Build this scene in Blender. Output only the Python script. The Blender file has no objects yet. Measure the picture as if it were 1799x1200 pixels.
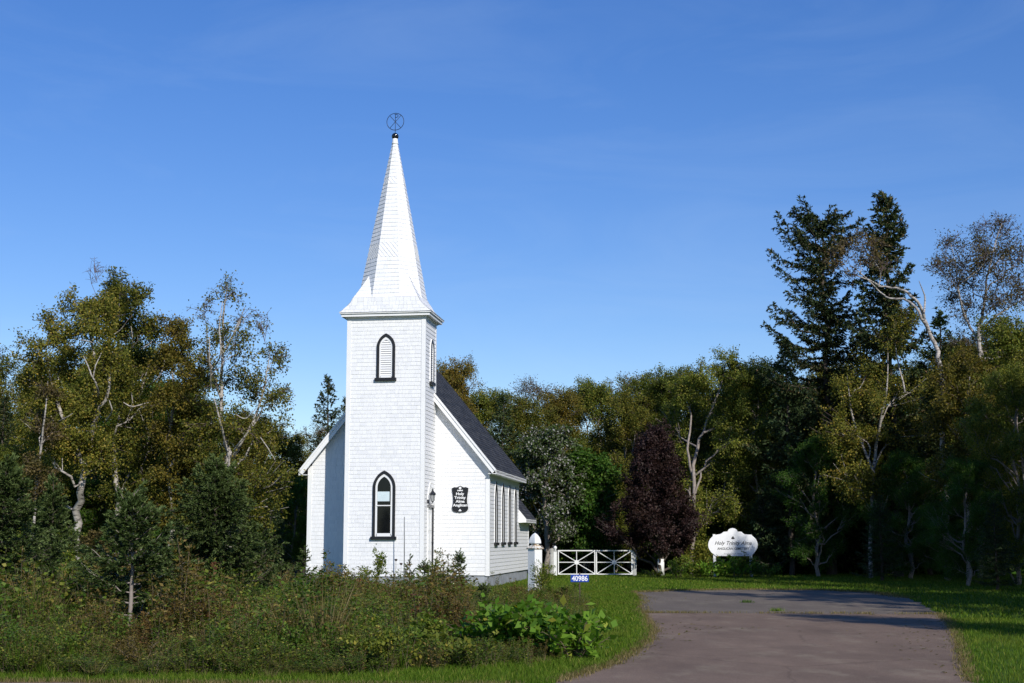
import bpy, math, random
import numpy as np
R = math.radians
sc = bpy.context.scene
COL = sc.collection

# ------------------------------------------------------------------ camera, sky, sun
FPX, CXP, CYP, CAMH = 2400.0, 899.5, 600.0, 1.5
PITCH = math.atan(350.0 / 2400.0)
SP, CP = math.sin(PITCH), math.cos(PITCH)
cam_d = bpy.data.cameras.new('camera')
cam = bpy.data.objects.new('camera', cam_d); COL.objects.link(cam)
cam_d.sensor_width = 36.0; cam_d.lens = 36.0 * FPX / 1799.0
cam_d.clip_start = 0.1; cam_d.clip_end = 3000
cam.location = (0, 0, CAMH); cam.rotation_euler = (math.pi / 2 + PITCH, 0, 0)
sc.camera = cam

SUN_EL = R(31.0)
SUN_AZ = math.atan2(0.419, -0.908)            # compass style: x = sin, y = cos
to_sun = np.array([math.sin(SUN_AZ) * math.cos(SUN_EL), math.cos(SUN_AZ) * math.cos(SUN_EL), math.sin(SUN_EL)])
sd = bpy.data.lights.new('sun', 'SUN'); sd.energy = 4.4; sd.angle = R(0.53); sd.color = (1.0, 0.955, 0.88)
so = bpy.data.objects.new('sun', sd); COL.objects.link(so)
from mathutils import Vector, Matrix
so.rotation_euler = Vector(to_sun).to_track_quat('Z', 'Y').to_euler()
so.location = (20, -30, 40)

world = bpy.data.worlds.new('World'); sc.world = world; world.use_nodes = True
wn, wl = world.node_tree.nodes, world.node_tree.links
bg = wn['Background']
sky = wn.new('ShaderNodeTexSky'); sky.sky_type = 'NISHITA'; sky.sun_disc = False
sky.sun_elevation = SUN_EL; sky.sun_rotation = SUN_AZ
sky.air_density = 1.0; sky.dust_density = 0.0; sky.ozone_density = 4.0; sky.altitude = 50
tcw = wn.new('ShaderNodeTexCoord')
mpw = wn.new('ShaderNodeMapping'); mpw.inputs['Scale'].default_value = (2.2, 1.2, 9.0); mpw.inputs['Rotation'].default_value = (0, 0.25, 0)
nzw = wn.new('ShaderNodeTexNoise'); nzw.inputs['Scale'].default_value = 2.0; nzw.inputs['Detail'].default_value = 7; nzw.inputs['Roughness'].default_value = 0.6; nzw.inputs['Distortion'].default_value = 0.8
rpw = wn.new('ShaderNodeValToRGB'); rpw.color_ramp.elements[0].position = 0.47; rpw.color_ramp.elements[0].color = (0, 0, 0, 1)
rpw.color_ramp.elements[1].position = 0.85; rpw.color_ramp.elements[1].color = (0.10, 0.10, 0.10, 1)
hsw = wn.new('ShaderNodeHueSaturation'); hsw.inputs['Hue'].default_value = 0.5185; hsw.inputs['Saturation'].default_value = 1.39; hsw.inputs['Value'].default_value = 1.88
mxw = wn.new('ShaderNodeMixRGB'); mxw.inputs[2].default_value = (6.0, 7.6, 9.6, 1)      # thin high cirrus
wl.new(tcw.outputs['Generated'], mpw.inputs['Vector']); wl.new(mpw.outputs[0], nzw.inputs['Vector'])
wl.new(nzw.outputs['Fac'], rpw.inputs['Fac']); wl.new(rpw.outputs['Color'], mxw.inputs['Fac'])
gmw = wn.new('ShaderNodeGamma'); gmw.inputs['Gamma'].default_value = 0.80; wl.new(sky.outputs['Color'], gmw.inputs['Color']); wl.new(gmw.outputs[0], hsw.inputs['Color']); wl.new(hsw.outputs['Color'], mxw.inputs[1])
wl.new(mxw.outputs[0], bg.inputs['Color']); bg.inputs['Strength'].default_value = 0.10

sc.view_settings.view_transform = 'Standard'; sc.view_settings.look = 'None'
sc.view_settings.exposure = 0.0; sc.view_settings.gamma = 1.0
cy = sc.cycles
cy.max_bounces = 6; cy.diffuse_bounces = 3; cy.glossy_bounces = 3; cy.transmission_bounces = 4; cy.transparent_max_bounces = 6
cy.use_denoising = True
try:
    cy.denoiser = 'OPENIMAGEDENOISE'; cy.denoising_input_passes = 'RGB_ALBEDO_NORMAL'; cy.denoising_prefilter = 'ACCURATE'
except Exception: pass
cy.sample_clamp_indirect = 4.0

# ------------------------------------------------------------------ helpers
def gp(px, py, z=0.0):
    """where the line of sight through a pixel of the photograph meets the ground"""
    yc = (CYP - py) / FPX; xc = (px - CXP) / FPX
    d = (xc, CP - yc * SP, SP + yc * CP)
    t = (z - CAMH) / d[2]
    return np.array([d[0] * t, d[1] * t, z])
def at(px, py, Y):
    yc = (CYP - py) / FPX; xc = (px - CXP) / FPX
    d = (xc, CP - yc * SP, SP + yc * CP); t = Y / d[1]
    return np.array([d[0] * t, Y, CAMH + d[2] * t])
def tagit(o, label=None, cat=None, group=None, kind=None):
    if label: o['label'] = label
    if cat: o['category'] = cat
    if group: o['group'] = group
    if kind: o['kind'] = kind
    return o
def empty(name, loc=(0, 0, 0), rz=0.0, label=None, cat=None, group=None, scale=None):
    o = bpy.data.objects.new(name, None); COL.objects.link(o)
    o.location = tuple(float(v) for v in loc); o.rotation_euler = (0, 0, rz); o.empty_display_size = 0.2
    if scale is not None: o.scale = scale if hasattr(scale, '__len__') else (scale,) * 3
    return tagit(o, label, cat, group)
def link(name, me, parent=None):
    o = bpy.data.objects.new(name, me); COL.objects.link(o)
    if parent: o.parent = parent
    return o
def np_mesh(name, V, quads=None, tris=None, mats=(), midx=None, smooth=False):
    me = bpy.data.meshes.new(name)
    V = np.asarray(V, dtype=np.float32).reshape(-1, 3)
    q = np.zeros((0, 4), np.int32) if quads is None else np.asarray(quads, np.int32).reshape(-1, 4)
    t = np.zeros((0, 3), np.int32) if tris is None else np.asarray(tris, np.int32).reshape(-1, 3)
    me.vertices.add(len(V)); me.vertices.foreach_set('co', V.ravel())
    me.loops.add(q.size + t.size); me.loops.foreach_set('vertex_index', np.concatenate([q.ravel(), t.ravel()]))
    n = len(q) + len(t); me.polygons.add(n)
    ls = np.concatenate([np.arange(len(q)) * 4, q.size + np.arange(len(t)) * 3]).astype(np.int32)
    me.polygons.foreach_set('loop_start', ls)
    try: me.polygons.foreach_set('loop_total', np.concatenate([np.full(len(q), 4), np.full(len(t), 3)]).astype(np.int32))
    except Exception: pass
    if midx is not None: me.polygons.foreach_set('material_index', np.asarray(midx, np.int32))
    if smooth: me.polygons.foreach_set('use_smooth', np.ones(n, bool))
    for m in mats: me.materials.append(m)
    me.update(calc_edges=True); me.validate(clean_customdata=False)
    return me

class G:
    """collects faces and links them as ONE mesh"""
    def __init__(s): s.v = []; s.f = []; s.m = []; s.cur = 0; s.sm = []; s.smooth = False
    def add(s, vs, fs):
        b = len(s.v); s.v += [tuple(map(float, p)) for p in vs]
        for f in fs: s.f.append([b + i for i in f]); s.m.append(s.cur); s.sm.append(s.smooth)
    def poly(s, pts): s.add(pts, [list(range(len(pts)))])
    def box(s, x0, x1, y0, y1, z0, z1):
        s.add([(x0, y0, z0), (x1, y0, z0), (x1, y1, z0), (x0, y1, z0), (x0, y0, z1), (x1, y0, z1), (x1, y1, z1), (x0, y1, z1)],
              [(0, 3, 2, 1), (4, 5, 6, 7), (0, 1, 5, 4), (1, 2, 6, 5), (2, 3, 7, 6), (3, 0, 4, 7)])
    def prism(s, outline, fn, d0, d1):
        """outline of (a, b) points, fn(a, b, d) -> point, closed between depths d0 and d1"""
        n = len(outline)
        s.add([fn(a, b, d0) for a, b in outline] + [fn(a, b, d1) for a, b in outline],
              [list(range(n))[::-1], list(range(n, 2 * n))] + [(i, (i + 1) % n, n + (i + 1) % n, n + i) for i in range(n)])
    def ring(s, outer, inner, fn, d0, d1, closed=True):
        n = len(outer); k = n if closed else n - 1
        vs = [fn(a, b, d1) for a, b in outer] + [fn(a, b, d1) for a, b in inner] + [fn(a, b, d0) for a, b in outer] + [fn(a, b, d0) for a, b in inner]
        fs = []
        for i in range(k):
            j = (i + 1) % n
            fs += [(i, j, n + j, n + i), (2 * n + i, 2 * n + j, j, i), (n + i, n + j, 3 * n + j, 3 * n + i)]
        if not closed:
            fs += [(0, n, 3 * n, 2 * n), (n - 1, 2 * n + n - 1, 3 * n + n - 1, 2 * n - 1)]
        s.add(vs, fs)
    def tube(s, pts, radii, sides=8, caps=True):
        V, Q = tube_np(np.array(pts, float), np.array(radii, float) * np.ones(len(pts)), sides)
        b = len(s.v); s.add(V, [list(q) for q in Q])
        if caps:
            s.f.append([b + i for i in range(sides)][::-1]); s.m.append(s.cur); s.sm.append(False)
            s.f.append([b + (len(pts) - 1) * sides + i for i in range(sides)]); s.m.append(s.cur); s.sm.append(False)
    def lathe(s, prof, c=(0, 0, 0), sides=20, square=False):
        sides = 4 if square else sides; off = math.pi / 4 if square else 0
        vs = []
        for r, z in prof:
            r = r * (math.sqrt(2) if square else 1)
            vs += [(c[0] + r * math.cos(off + 2 * math.pi * i / sides), c[1] + r * math.sin(off + 2 * math.pi * i / sides), c[2] + z) for i in range(sides)]
        fs = [(k * sides + i, k * sides + (i + 1) % sides, (k + 1) * sides + (i + 1) % sides, (k + 1) * sides + i) for k in range(len(prof) - 1) for i in range(sides)]
        fs.append(list(range(sides))[::-1]); fs.append([(len(prof) - 1) * sides + i for i in range(sides)])
        s.add(vs, fs)
    def build(s, name, mats, parent=None, loc=None):
        me = bpy.data.meshes.new(name); me.from_pydata(s.v, [], s.f)
        for m in (mats if isinstance(mats, (list, tuple)) else [mats]): me.materials.append(m)
        me.polygons.foreach_set('material_index', s.m); me.polygons.foreach_set('use_smooth', s.sm)
        me.update()
        o = link(name, me, parent)
        if loc is not None: o.location = tuple(float(a) for a in loc)
        return o

def tube_np(P, r, sides):
    n = len(P); T = np.gradient(P, axis=0); T /= np.linalg.norm(T, axis=1)[:, None] + 1e-9
    ref = np.array([0.31, 0.95, 0.05]) if abs(T[0][1]) < 0.8 else np.array([0.95, 0.1, 0.3])
    A = np.cross(T, ref); A /= np.linalg.norm(A, axis=1)[:, None] + 1e-9
    B = np.cross(T, A)
    an = np.arange(sides) * 2 * math.pi / sides
    V = P[:, None, :] + r[:, None, None] * (A[:, None, :] * np.cos(an)[None, :, None] + B[:, None, :] * np.sin(an)[None, :, None])
    i = np.arange(sides); j = (i + 1) % sides
    k = np.arange(n - 1)[:, None] * sides
    Q = np.stack([k + i, k + j, k + sides + j, k + sides + i], axis=-1).reshape(-1, 4)
    return V.reshape(-1, 3), Q

# ------------------------------------------------------------------ materials
def nmat(name):
    m = bpy.data.materials.new(name); m.use_nodes = True
    return m, m.node_tree.nodes, m.node_tree.links, m.node_tree.nodes['Principled BSDF']
def ramp(n, stops):
    r = n.new('ShaderNodeValToRGB'); e = r.color_ramp.elements
    while len(e) > 1: e.remove(e[-1])
    for i, (p, c) in enumerate(stops):
        if i == 0: e[0].position = p; el = e[0]
        else: el = e.new(p)
        el.color = (*c, 1) if hasattr(c, '__len__') else (c, c, c, 1)
    return r
def noise(n, l, scale, detail=4, rough=0.55, vec=None, sc3=None, coord='Object'):
    t = n.new('ShaderNodeTexNoise'); t.inputs['Scale'].default_value = scale; t.inputs['Detail'].default_value = detail; t.inputs['Roughness'].default_value = rough
    tc = n.new('ShaderNodeTexCoord'); v = tc.outputs[coord]
    if sc3:
        mp = n.new('ShaderNodeMapping'); mp.inputs['Scale'].default_value = sc3; l.new(v, mp.inputs['Vector']); v = mp.outputs[0]
    l.new(v, t.inputs['Vector'])
    return t
def simple(name, col, rough=0.6, metal=0.0, var=0.12, vscale=6.0, bump=0.0, spec=0.4, dirt=None):
    m, n, l, b = nmat(name)
    b.inputs['Roughness'].default_value = rough; b.inputs['Metallic'].default_value = metal
    b.inputs['Specular IOR Level'].default_value = spec
    t = noise(n, l, vscale, 6)
    r = ramp(n, [(0.3, tuple(c * (1 - var) for c in col)), (0.7, tuple(min(1, c * (1 + var)) for c in col))])
    l.new(t.outputs['Fac'], r.inputs['Fac']); out = r.outputs['Color']
    if dirt:
        t2 = noise(n, l, dirt[1], 5, 0.65); r2 = ramp(n, [(dirt[2], 0.0), (dirt[2] + 0.12, 1.0)]); l.new(t2.outputs['Fac'], r2.inputs['Fac'])
        mx = n.new('ShaderNodeMixRGB'); mx.inputs[2].default_value = (*dirt[0], 1); l.new(r2.outputs['Color'], mx.inputs['Fac']); l.new(out, mx.inputs[1]); out = mx.outputs[0]
    l.new(out, b.inputs['Base Color'])
    if bump:
        bp = n.new('ShaderNodeBump'); bp.inputs['Strength'].default_value = bump; bp.inputs['Distance'].default_value = 0.01
        t3 = noise(n, l, vscale * 8, 5); l.new(t3.outputs['Fac'], bp.inputs['Height']); l.new(bp.outputs[0], b.inputs['Normal'])
    return m
def shingle_mat(name, col, lo, rough=0.6):
    """painted boards: a little tone change from board to board and faint weathering streaks"""
    m, n, l, b = nmat(name); b.inputs['Roughness'].default_value = rough; b.inputs['Specular IOR Level'].default_value = 0.25
    g = n.new('ShaderNodeNewGeometry'); r = ramp(n, [(0.0, lo), (0.35, col), (1.0, tuple(min(0.86, c * 1.03) for c in col))]); l.new(g.outputs['Random Per Island'], r.inputs['Fac'])
    t = noise(n, l, 3.0, 6, 0.65, sc3=(5, 5, 0.8)); r2 = ramp(n, [(0.35, 0.95), (0.6, 1.0)]); l.new(t.outputs['Fac'], r2.inputs['Fac'])
    mx = n.new('ShaderNodeMixRGB'); mx.blend_type = 'MULTIPLY'; mx.inputs['Fac'].default_value = 1
    l.new(r.outputs['Color'], mx.inputs[1]); l.new(r2.outputs['Color'], mx.inputs[2]); l.new(mx.outputs[0], b.inputs['Base Color'])
    bp = n.new('ShaderNodeBump'); bp.inputs['Strength'].default_value = 0.25; bp.inputs['Distance'].default_value = 0.004
    t3 = noise(n, l, 12, 5, sc3=(6, 6, 0.6)); l.new(t3.outputs['Fac'], bp.inputs['Height']); l.new(bp.outputs[0], b.inputs['Normal'])
    return m
def leaf_mat(name, stops, patch=None, pscale=0.7, pthr=0.55, transl=0.36, rough=0.55, tint=1.15, vary=0.25, spec=0.18):
    m, n, l, b = nmat(name)
    g = n.new('ShaderNodeNewGeometry'); r = ramp(n, stops); l.new(g.outputs['Random Per Island'], r.inputs['Fac']); out = r.outputs['Color']
    if patch:
        t = noise(n, l, pscale, 3, 0.6); r2 = ramp(n, [(pthr, 0.0), (pthr + 0.13, 0.8)]); l.new(t.outputs['Fac'], r2.inputs['Fac'])
        rp = ramp(n, [(0.0, tuple(c * 0.7 for c in patch)), (1.0, tuple(c * 1.25 for c in patch))]); l.new(g.outputs['Random Per Island'], rp.inputs['Fac'])
        mx = n.new('ShaderNodeMixRGB'); l.new(r2.outputs['Color'], mx.inputs['Fac']); l.new(out, mx.inputs[1]); l.new(rp.outputs['Color'], mx.inputs[2]); out = mx.outputs[0]
    oi = n.new('ShaderNodeObjectInfo'); mr = n.new('ShaderNodeMapRange'); mr.inputs['To Min'].default_value = 1 - vary; mr.inputs['To Max'].default_value = 1 + vary
    l.new(oi.outputs['Random'], mr.inputs['Value'])
    hs = n.new('ShaderNodeHueSaturation'); l.new(out, hs.inputs['Color']); l.new(mr.outputs[0], hs.inputs['Value'])
    mh = n.new('ShaderNodeMapRange'); mh.inputs['To Min'].default_value = 0.51; mh.inputs['To Max'].default_value = 0.487; l.new(oi.outputs['Random'], mh.inputs['Value']); l.new(mh.outputs[0], hs.inputs['Hue'])
    out = hs.outputs['Color']
    l.new(out, b.inputs['Base Color']); b.inputs['Roughness'].default_value = rough; b.inputs['Specular IOR Level'].default_value = spec
    tr = n.new('ShaderNodeBsdfTranslucent'); gm = n.new('ShaderNodeMixRGB'); gm.blend_type = 'MULTIPLY'; gm.inputs['Fac'].default_value = 1; gm.inputs[2].default_value = (tint, tint, 0.45, 1)
    l.new(out, gm.inputs[1]); l.new(gm.outputs[0], tr.inputs['Color'])
    ms = n.new('ShaderNodeMixShader'); ms.inputs['Fac'].default_value = transl
    l.new(b.outputs[0], ms.inputs[1]); l.new(tr.outputs[0], ms.inputs[2]); l.new(ms.outputs[0], n['Material Output'].inputs['Surface'])
    return m
def birch_bark():
    m, n, l, b = nmat('birch_bark'); b.inputs['Roughness'].default_value = 0.7
    t = noise(n, l, 1.0, 6, 0.65, sc3=(5.0, 5.0, 16.0)); r = ramp(n, [(0.40, (0.05, 0.045, 0.04)), (0.48, (0.34, 0.30, 0.26)), (0.7, (0.52, 0.48, 0.43))])
    l.new(t.outputs['Fac'], r.inputs['Fac']); l.new(r.outputs['Color'], b.inputs['Base Color'])
    return m
M = {}
M['white'] = simple('white_paint', (0.80, 0.80, 0.79), 0.5, var=0.03, vscale=2.0, bump=0.08, dirt=((0.55, 0.54, 0.5), 9.0, 0.68))
M['shingle'] = shingle_mat('white_shingle', (0.80, 0.80, 0.80), (0.75, 0.755, 0.76))
M['clap'] = shingle_mat('white_clapboard', (0.80, 0.80, 0.80), (0.77, 0.775, 0.78))
M['black'] = simple('black_paint', (0.014, 0.014, 0.016), 0.45, var=0.3, vscale=10)
M['glass'] = simple('dark_glass', (0.006, 0.007, 0.008), 0.06, var=0.2, spec=0.25)
M['blind'] = simple('pale_blind', (0.62, 0.72, 0.74), 0.5, var=0.04)
M['foundation'] = simple('grey_foundation', (0.30, 0.32, 0.35), 0.9, var=0.2, vscale=4, bump=0.4)
M['iron'] = simple('black_iron', (0.02, 0.022, 0.03), 0.45, var=0.2, metal=0.3)
M['gloss_black'] = simple('gloss_black', (0.008, 0.008, 0.01), 0.12, var=0.1, spec=0.6)
M['grey_metal'] = simple('grey_metal', (0.22, 0.22, 0.22), 0.45, var=0.2, metal=0.5)
M['lamp_glass'] = simple('lamp_glass', (0.35, 0.36, 0.36), 0.15, var=0.1)
M['rust'] = simple('rusted_paint', (0.72, 0.70, 0.64), 0.7, var=0.08, vscale=5, dirt=((0.30, 0.17, 0.06), 14.0, 0.47))
M['gate_white'] = simple('gate_white', (0.80, 0.80, 0.77), 0.4, var=0.05, vscale=4, dirt=((0.35, 0.3, 0.25), 16, 0.7))
M['old_post'] = simple('weathered_post', (0.42, 0.42, 0.40), 0.85, var=0.25, vscale=8, bump=0.3)
M['sign_blue'] = simple('sign_blue', (0.012, 0.05, 0.33), 0.35, var=0.05)
M['sign_white'] = simple('sign_white', (0.82, 0.82, 0.82), 0.4, var=0.03)
M['letter_white'] = simple('letter_white', (0.82, 0.82, 0.82), 0.5, var=0.02)
M['letter_black'] = simple('letter_black', (0.02, 0.02, 0.022), 0.5, var=0.1)
M['letter_grey'] = simple('letter_grey', (0.30, 0.30, 0.31), 0.5, var=0.1)
M['rusty_steel'] = simple('rusty_steel', (0.06, 0.04, 0.032), 0.8, var=0.4, vscale=20)
M['birch'] = birch_bark()
M['bark'] = simple('dark_bark', (0.075, 0.06, 0.048), 0.9, var=0.4, vscale=10, bump=0.5)
M['twig'] = simple('twig_bark', (0.12, 0.085, 0.075), 0.8, var=0.3, vscale=4)
M['pale_twig'] = simple('pale_bark', (0.26, 0.22, 0.19), 0.8, var=0.3, vscale=8)
M['stalk'] = simple('dry_stalk', (0.16, 0.12, 0.075), 0.8, var=0.35, vscale=5)
M['seed'] = simple('dry_seed_head', (0.05, 0.036, 0.026), 0.9, var=0.3, vscale=20)
# roof shingles
def roof_mat():
    m, n, l, b = nmat('roof_shingle'); b.inputs['Roughness'].default_value = 0.85; b.inputs['Specular IOR Level'].default_value = 0.2
    g = n.new('ShaderNodeNewGeometry'); r = ramp(n, [(0.0, (0.030, 0.033, 0.040)), (0.5, (0.045, 0.048, 0.056)), (1.0, (0.070, 0.072, 0.078))]); l.new(g.outputs['Random Per Island'], r.inputs['Fac'])
    t = noise(n, l, 60, 3); r2 = ramp(n, [(0.3, 0.7), (0.7, 1.2)]); l.new(t.outputs['Fac'], r2.inputs['Fac'])
    mx = n.new('ShaderNodeMixRGB'); mx.blend_type = 'MULTIPLY'; mx.inputs['Fac'].default_value = 1; l.new(r.outputs['Color'], mx.inputs[1]); l.new(r2.outputs['Color'], mx.inputs[2]); l.new(mx.outputs[0], b.inputs['Base Color'])
    return m
M['roof'] = roof_mat()
# leaves
M['birch_leaf'] = leaf_mat('birch_leaf', [(0, (0.0604, 0.0779, 0.0121)), (0.45, (0.1342, 0.1476, 0.0215)), (0.8, (0.2214, 0.2080, 0.0322)), (1, (0.3623, 0.2684, 0.0470))], patch=(0.2483, 0.1610, 0.0215), pscale=0.45, pthr=0.58)
M['olive_leaf'] = leaf_mat('olive_leaf', [(0, (0.0645, 0.0968, 0.0134)), (0.5, (0.1344, 0.1680, 0.0242)), (0.85, (0.2285, 0.2419, 0.0403)), (1, (0.3629, 0.3158, 0.0538))], patch=(0.2957, 0.2218, 0.0269), pscale=0.35, pthr=0.58)
M['amber_leaf'] = leaf_mat('amber_leaf', [(0, (0.062, 0.066, 0.011)), (0.5, (0.14, 0.128, 0.020)), (1, (0.26, 0.19, 0.034))], patch=(0.22, 0.15, 0.018), pscale=0.4, pthr=0.57)
M['green_leaf'] = leaf_mat('green_leaf', [(0, (0.0331, 0.0856, 0.0110)), (0.6, (0.0759, 0.1628, 0.0193)), (1, (0.1656, 0.2484, 0.0414))])
M['brown_leaf'] = leaf_mat('brown_leaf', [(0, (0.0605, 0.0506, 0.0198)), (0.6, (0.1265, 0.0990, 0.0330)), (1, (0.2200, 0.1595, 0.0550))], patch=(0.0935, 0.0935, 0.0220), pscale=0.6, pthr=0.5)
M['silver_leaf'] = leaf_mat('silver_leaf', [(0, (0.045, 0.075, 0.016)), (0.70, (0.075, 0.11, 0.028)), (0.78, (0.26, 0.26, 0.23)), (1, (0.44, 0.42, 0.40))], patch=(0.07, 0.11, 0.025), pscale=0.4, pthr=0.5, transl=0.15)
M['purple_leaf'] = leaf_mat('purple_leaf', [(0, (0.0119, 0.0068, 0.0068)), (0.7, (0.0272, 0.0145, 0.0127)), (1, (0.0638, 0.0382, 0.0289))], patch=(0.0382, 0.0221, 0.0127), pscale=0.7, pthr=0.55, tint=0.9, transl=0.2)
M['needle'] = leaf_mat('spruce_needle', [(0, (0.0195, 0.0390, 0.0156)), (0.6, (0.0468, 0.0780, 0.0273)), (1, (0.0975, 0.1287, 0.0507))], transl=0.1, vary=0.15)
M['needle_brown'] = leaf_mat('old_spruce_needle', [(0, (0.0195, 0.0351, 0.0156)), (0.65, (0.0507, 0.0741, 0.0247)), (0.85, (0.0884, 0.1079, 0.0390)), (1, (0.1560, 0.0975, 0.0494))], transl=0.1, vary=0.15)
M['blue_needle'] = leaf_mat('young_spruce_needle', [(0, (0.026, 0.046, 0.011)), (0.55, (0.058, 0.092, 0.022)), (1, (0.12, 0.16, 0.045))], transl=0.15, vary=0.12)
M['needle_tip'] = leaf_mat('young_spruce_tip', [(0, (0.060, 0.095, 0.028)), (0.55, (0.115, 0.160, 0.050)), (1, (0.20, 0.25, 0.085))], transl=0.2, vary=0.12)
M['knot_leaf'] = leaf_mat('broad_green_leaf', [(0, (0.075, 0.17, 0.014)), (0.6, (0.15, 0.28, 0.026)), (0.94, (0.22, 0.35, 0.045)), (1, (0.42, 0.38, 0.06))], transl=0.4)
M['weed_green'] = leaf_mat('weed_green', [(0, (0.0550, 0.1045, 0.0110)), (0.5, (0.1210, 0.1760, 0.0198)), (0.85, (0.1980, 0.2420, 0.0330)), (1, (0.3520, 0.2970, 0.0605))], patch=(0.1980, 0.1540, 0.0242), pscale=0.9, pthr=0.60)
M['weed_bright'] = leaf_mat('weed_bright', [(0, (0.05, 0.11, 0.013)), (0.6, (0.10, 0.18, 0.022)), (1, (0.19, 0.26, 0.05))])
M['weed_brown'] = leaf_mat('weed_brown', [(0, (0.0918, 0.0702, 0.0194)), (0.6, (0.1944, 0.1350, 0.0324)), (1, (0.3132, 0.2268, 0.0756))], patch=(0.2160, 0.0972, 0.0324), pscale=0.7, pthr=0.58)
M['weed_red'] = leaf_mat('weed_red', [(0, (0.085, 0.035, 0.018)), (0.6, (0.16, 0.065, 0.03)), (1, (0.25, 0.14, 0.06))])
M['grass'] = leaf_mat('grass_blade', [(0, (0.042, 0.090, 0.007)), (0.6, (0.082, 0.150, 0.012)), (0.9, (0.13, 0.20, 0.022)), (1, (0.27, 0.25, 0.06))], patch=(0.12, 0.155, 0.02), pscale=0.35, pthr=0.52, transl=0.3, spec=0.08)
M['dry_grass'] = leaf_mat('dry_grass', [(0, (0.09, 0.09, 0.025)), (0.6, (0.17, 0.14, 0.05)), (1, (0.28, 0.22, 0.10))], transl=0.3)

# ------------------------------------------------------------------ ground, lot, road
def ground_mat():
    m, n, l, b = nmat('lawn_ground'); b.inputs['Roughness'].default_value = 0.95; b.inputs['Specular IOR Level'].default_value = 0.1
    t = noise(n, l, 0.35, 5); r = ramp(n, [(0.3, (0.05, 0.10, 0.010)), (0.55, (0.07, 0.125, 0.013)), (0.75, (0.10, 0.13, 0.022))]); l.new(t.outputs['Fac'], r.inputs['Fac'])
    t2 = noise(n, l, 14, 6, 0.7); r2 = ramp(n, [(0.3, 0.55), (0.7, 1.25)]); l.new(t2.outputs['Fac'], r2.inputs['Fac'])
    mx = n.new('ShaderNodeMixRGB'); mx.blend_type = 'MULTIPLY'; mx.inputs['Fac'].default_value = 1; l.new(r.outputs['Color'], mx.inputs[1]); l.new(r2.outputs['Color'], mx.inputs[2])
    # leaf litter on the floor of the wood
    tc = n.new('ShaderNodeTexCoord'); sx = n.new('ShaderNodeSeparateXYZ'); l.new(tc.outputs['Object'], sx.inputs[0])
    mr = n.new('ShaderNodeMapRange'); mr.inputs['From Min'].default_value = 66; mr.inputs['From Max'].default_value = 69; l.new(sx.outputs['Y'], mr.inputs['Value'])
    mx2 = n.new('ShaderNodeMixRGB'); mx2.inputs[2].default_value = (0.045, 0.034, 0.02, 1); l.new(mr.outputs[0], mx2.inputs['Fac']); l.new(mx.outputs[0], mx2.inputs[1])
    l.new(mx2.outputs[0], b.inputs['Base Color'])
    bp = n.new('ShaderNodeBump'); bp.inputs['Strength'].default_value = 0.6; bp.inputs['Distance'].default_value = 0.04; l.new(t2.outputs['Fac'], bp.inputs['Height']); l.new(bp.outputs[0], b.inputs['Normal'])
    return m
g = G(); g.poly([(-700, -300, 0), (700, -300, 0), (700, 1400, 0), (-700, 1400, 0)])
tagit(g.build('ground', ground_mat()), kind='structure')

def asphalt(name, c0, c1, sand):
    m, n, l, b = nmat(name); b.inputs['Roughness'].default_value = 0.9; b.inputs['Specular IOR Level'].default_value = 0.2
    t = noise(n, l, 0.8, 8, 0.68, sc3=(1.0, 0.45, 1)); r = ramp(n, [(0.3, c0), (0.7, c1)]); l.new(t.outputs['Fac'], r.inputs['Fac'])
    t2 = noise(n, l, 55, 3, 0.7); r2 = ramp(n, [(0.3, 0.72), (0.5, 0.97), (0.72, 1.3)]); l.new(t2.outputs['Fac'], r2.inputs['Fac'])
    mx = n.new('ShaderNodeMixRGB'); mx.blend_type = 'MULTIPLY'; mx.inputs['Fac'].default_value = 1; l.new(r.outputs['Color'], mx.inputs[1]); l.new(r2.outputs['Color'], mx.inputs[2])
    t3 = noise(n, l, 1.3, 7, 0.68, sc3=(1.1, 0.6, 1)); r3 = ramp(n, [(0.53, 0.0), (0.70, 0.6)]); l.new(t3.outputs['Fac'], r3.inputs['Fac'])
    mx2 = n.new('ShaderNodeMixRGB'); mx2.inputs[2].default_value = (*sand, 1); l.new(r3.outputs['Color'], mx2.inputs['Fac']); l.new(mx.outputs[0], mx2.inputs[1])
    # hairline cracks
    vo = n.new('ShaderNodeTexVoronoi'); vo.feature = 'DISTANCE_TO_EDGE'; vo.inputs['Scale'].default_value = 0.35
    tcv = n.new('ShaderNodeTexCoord'); nv = noise(n, l, 1.5, 4); av = n.new('ShaderNodeMixRGB'); av.inputs['Fac'].default_value = 0.25
    l.new(tcv.outputs['Object'], av.inputs[1]); l.new(nv.outputs['Color'], av.inputs[2]); l.new(av.outputs[0], vo.inputs['Vector'])
    r4 = ramp(n, [(0.0, 0.4), (0.008, 1.0)]); l.new(vo.outputs['Distance'], r4.inputs['Fac'])
    mx3 = n.new('ShaderNodeMixRGB'); mx3.blend_type = 'MULTIPLY'; mx3.inputs['Fac'].default_value = 0.4; l.new(mx2.outputs[0], mx3.inputs[1]); l.new(r4.outputs['Color'], mx3.inputs[2])
    l.new(mx3.outputs[0], b.inputs['Base Color'])
    bp = n.new('ShaderNodeBump'); bp.inputs['Strength'].default_value = 0.5; bp.inputs['Distance'].default_value = 0.008; l.new(t2.outputs['Fac'], bp.inputs['Height']); l.new(bp.outputs[0], b.inputs['Normal'])
    return m
rg = np.random.default_rng(7)
LEFT_PX = [(975, 1199), (1030, 1181), (1075, 1166), (1110, 1148), (1134, 1128), (1146, 1112), (1140, 1098), (1132, 1087), (1126, 1077)]
FAR_LEFT_PX = [(1126, 1077), (1119, 1068), (1125, 1058), (1120, 1047), (1108, 1041)]
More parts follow.
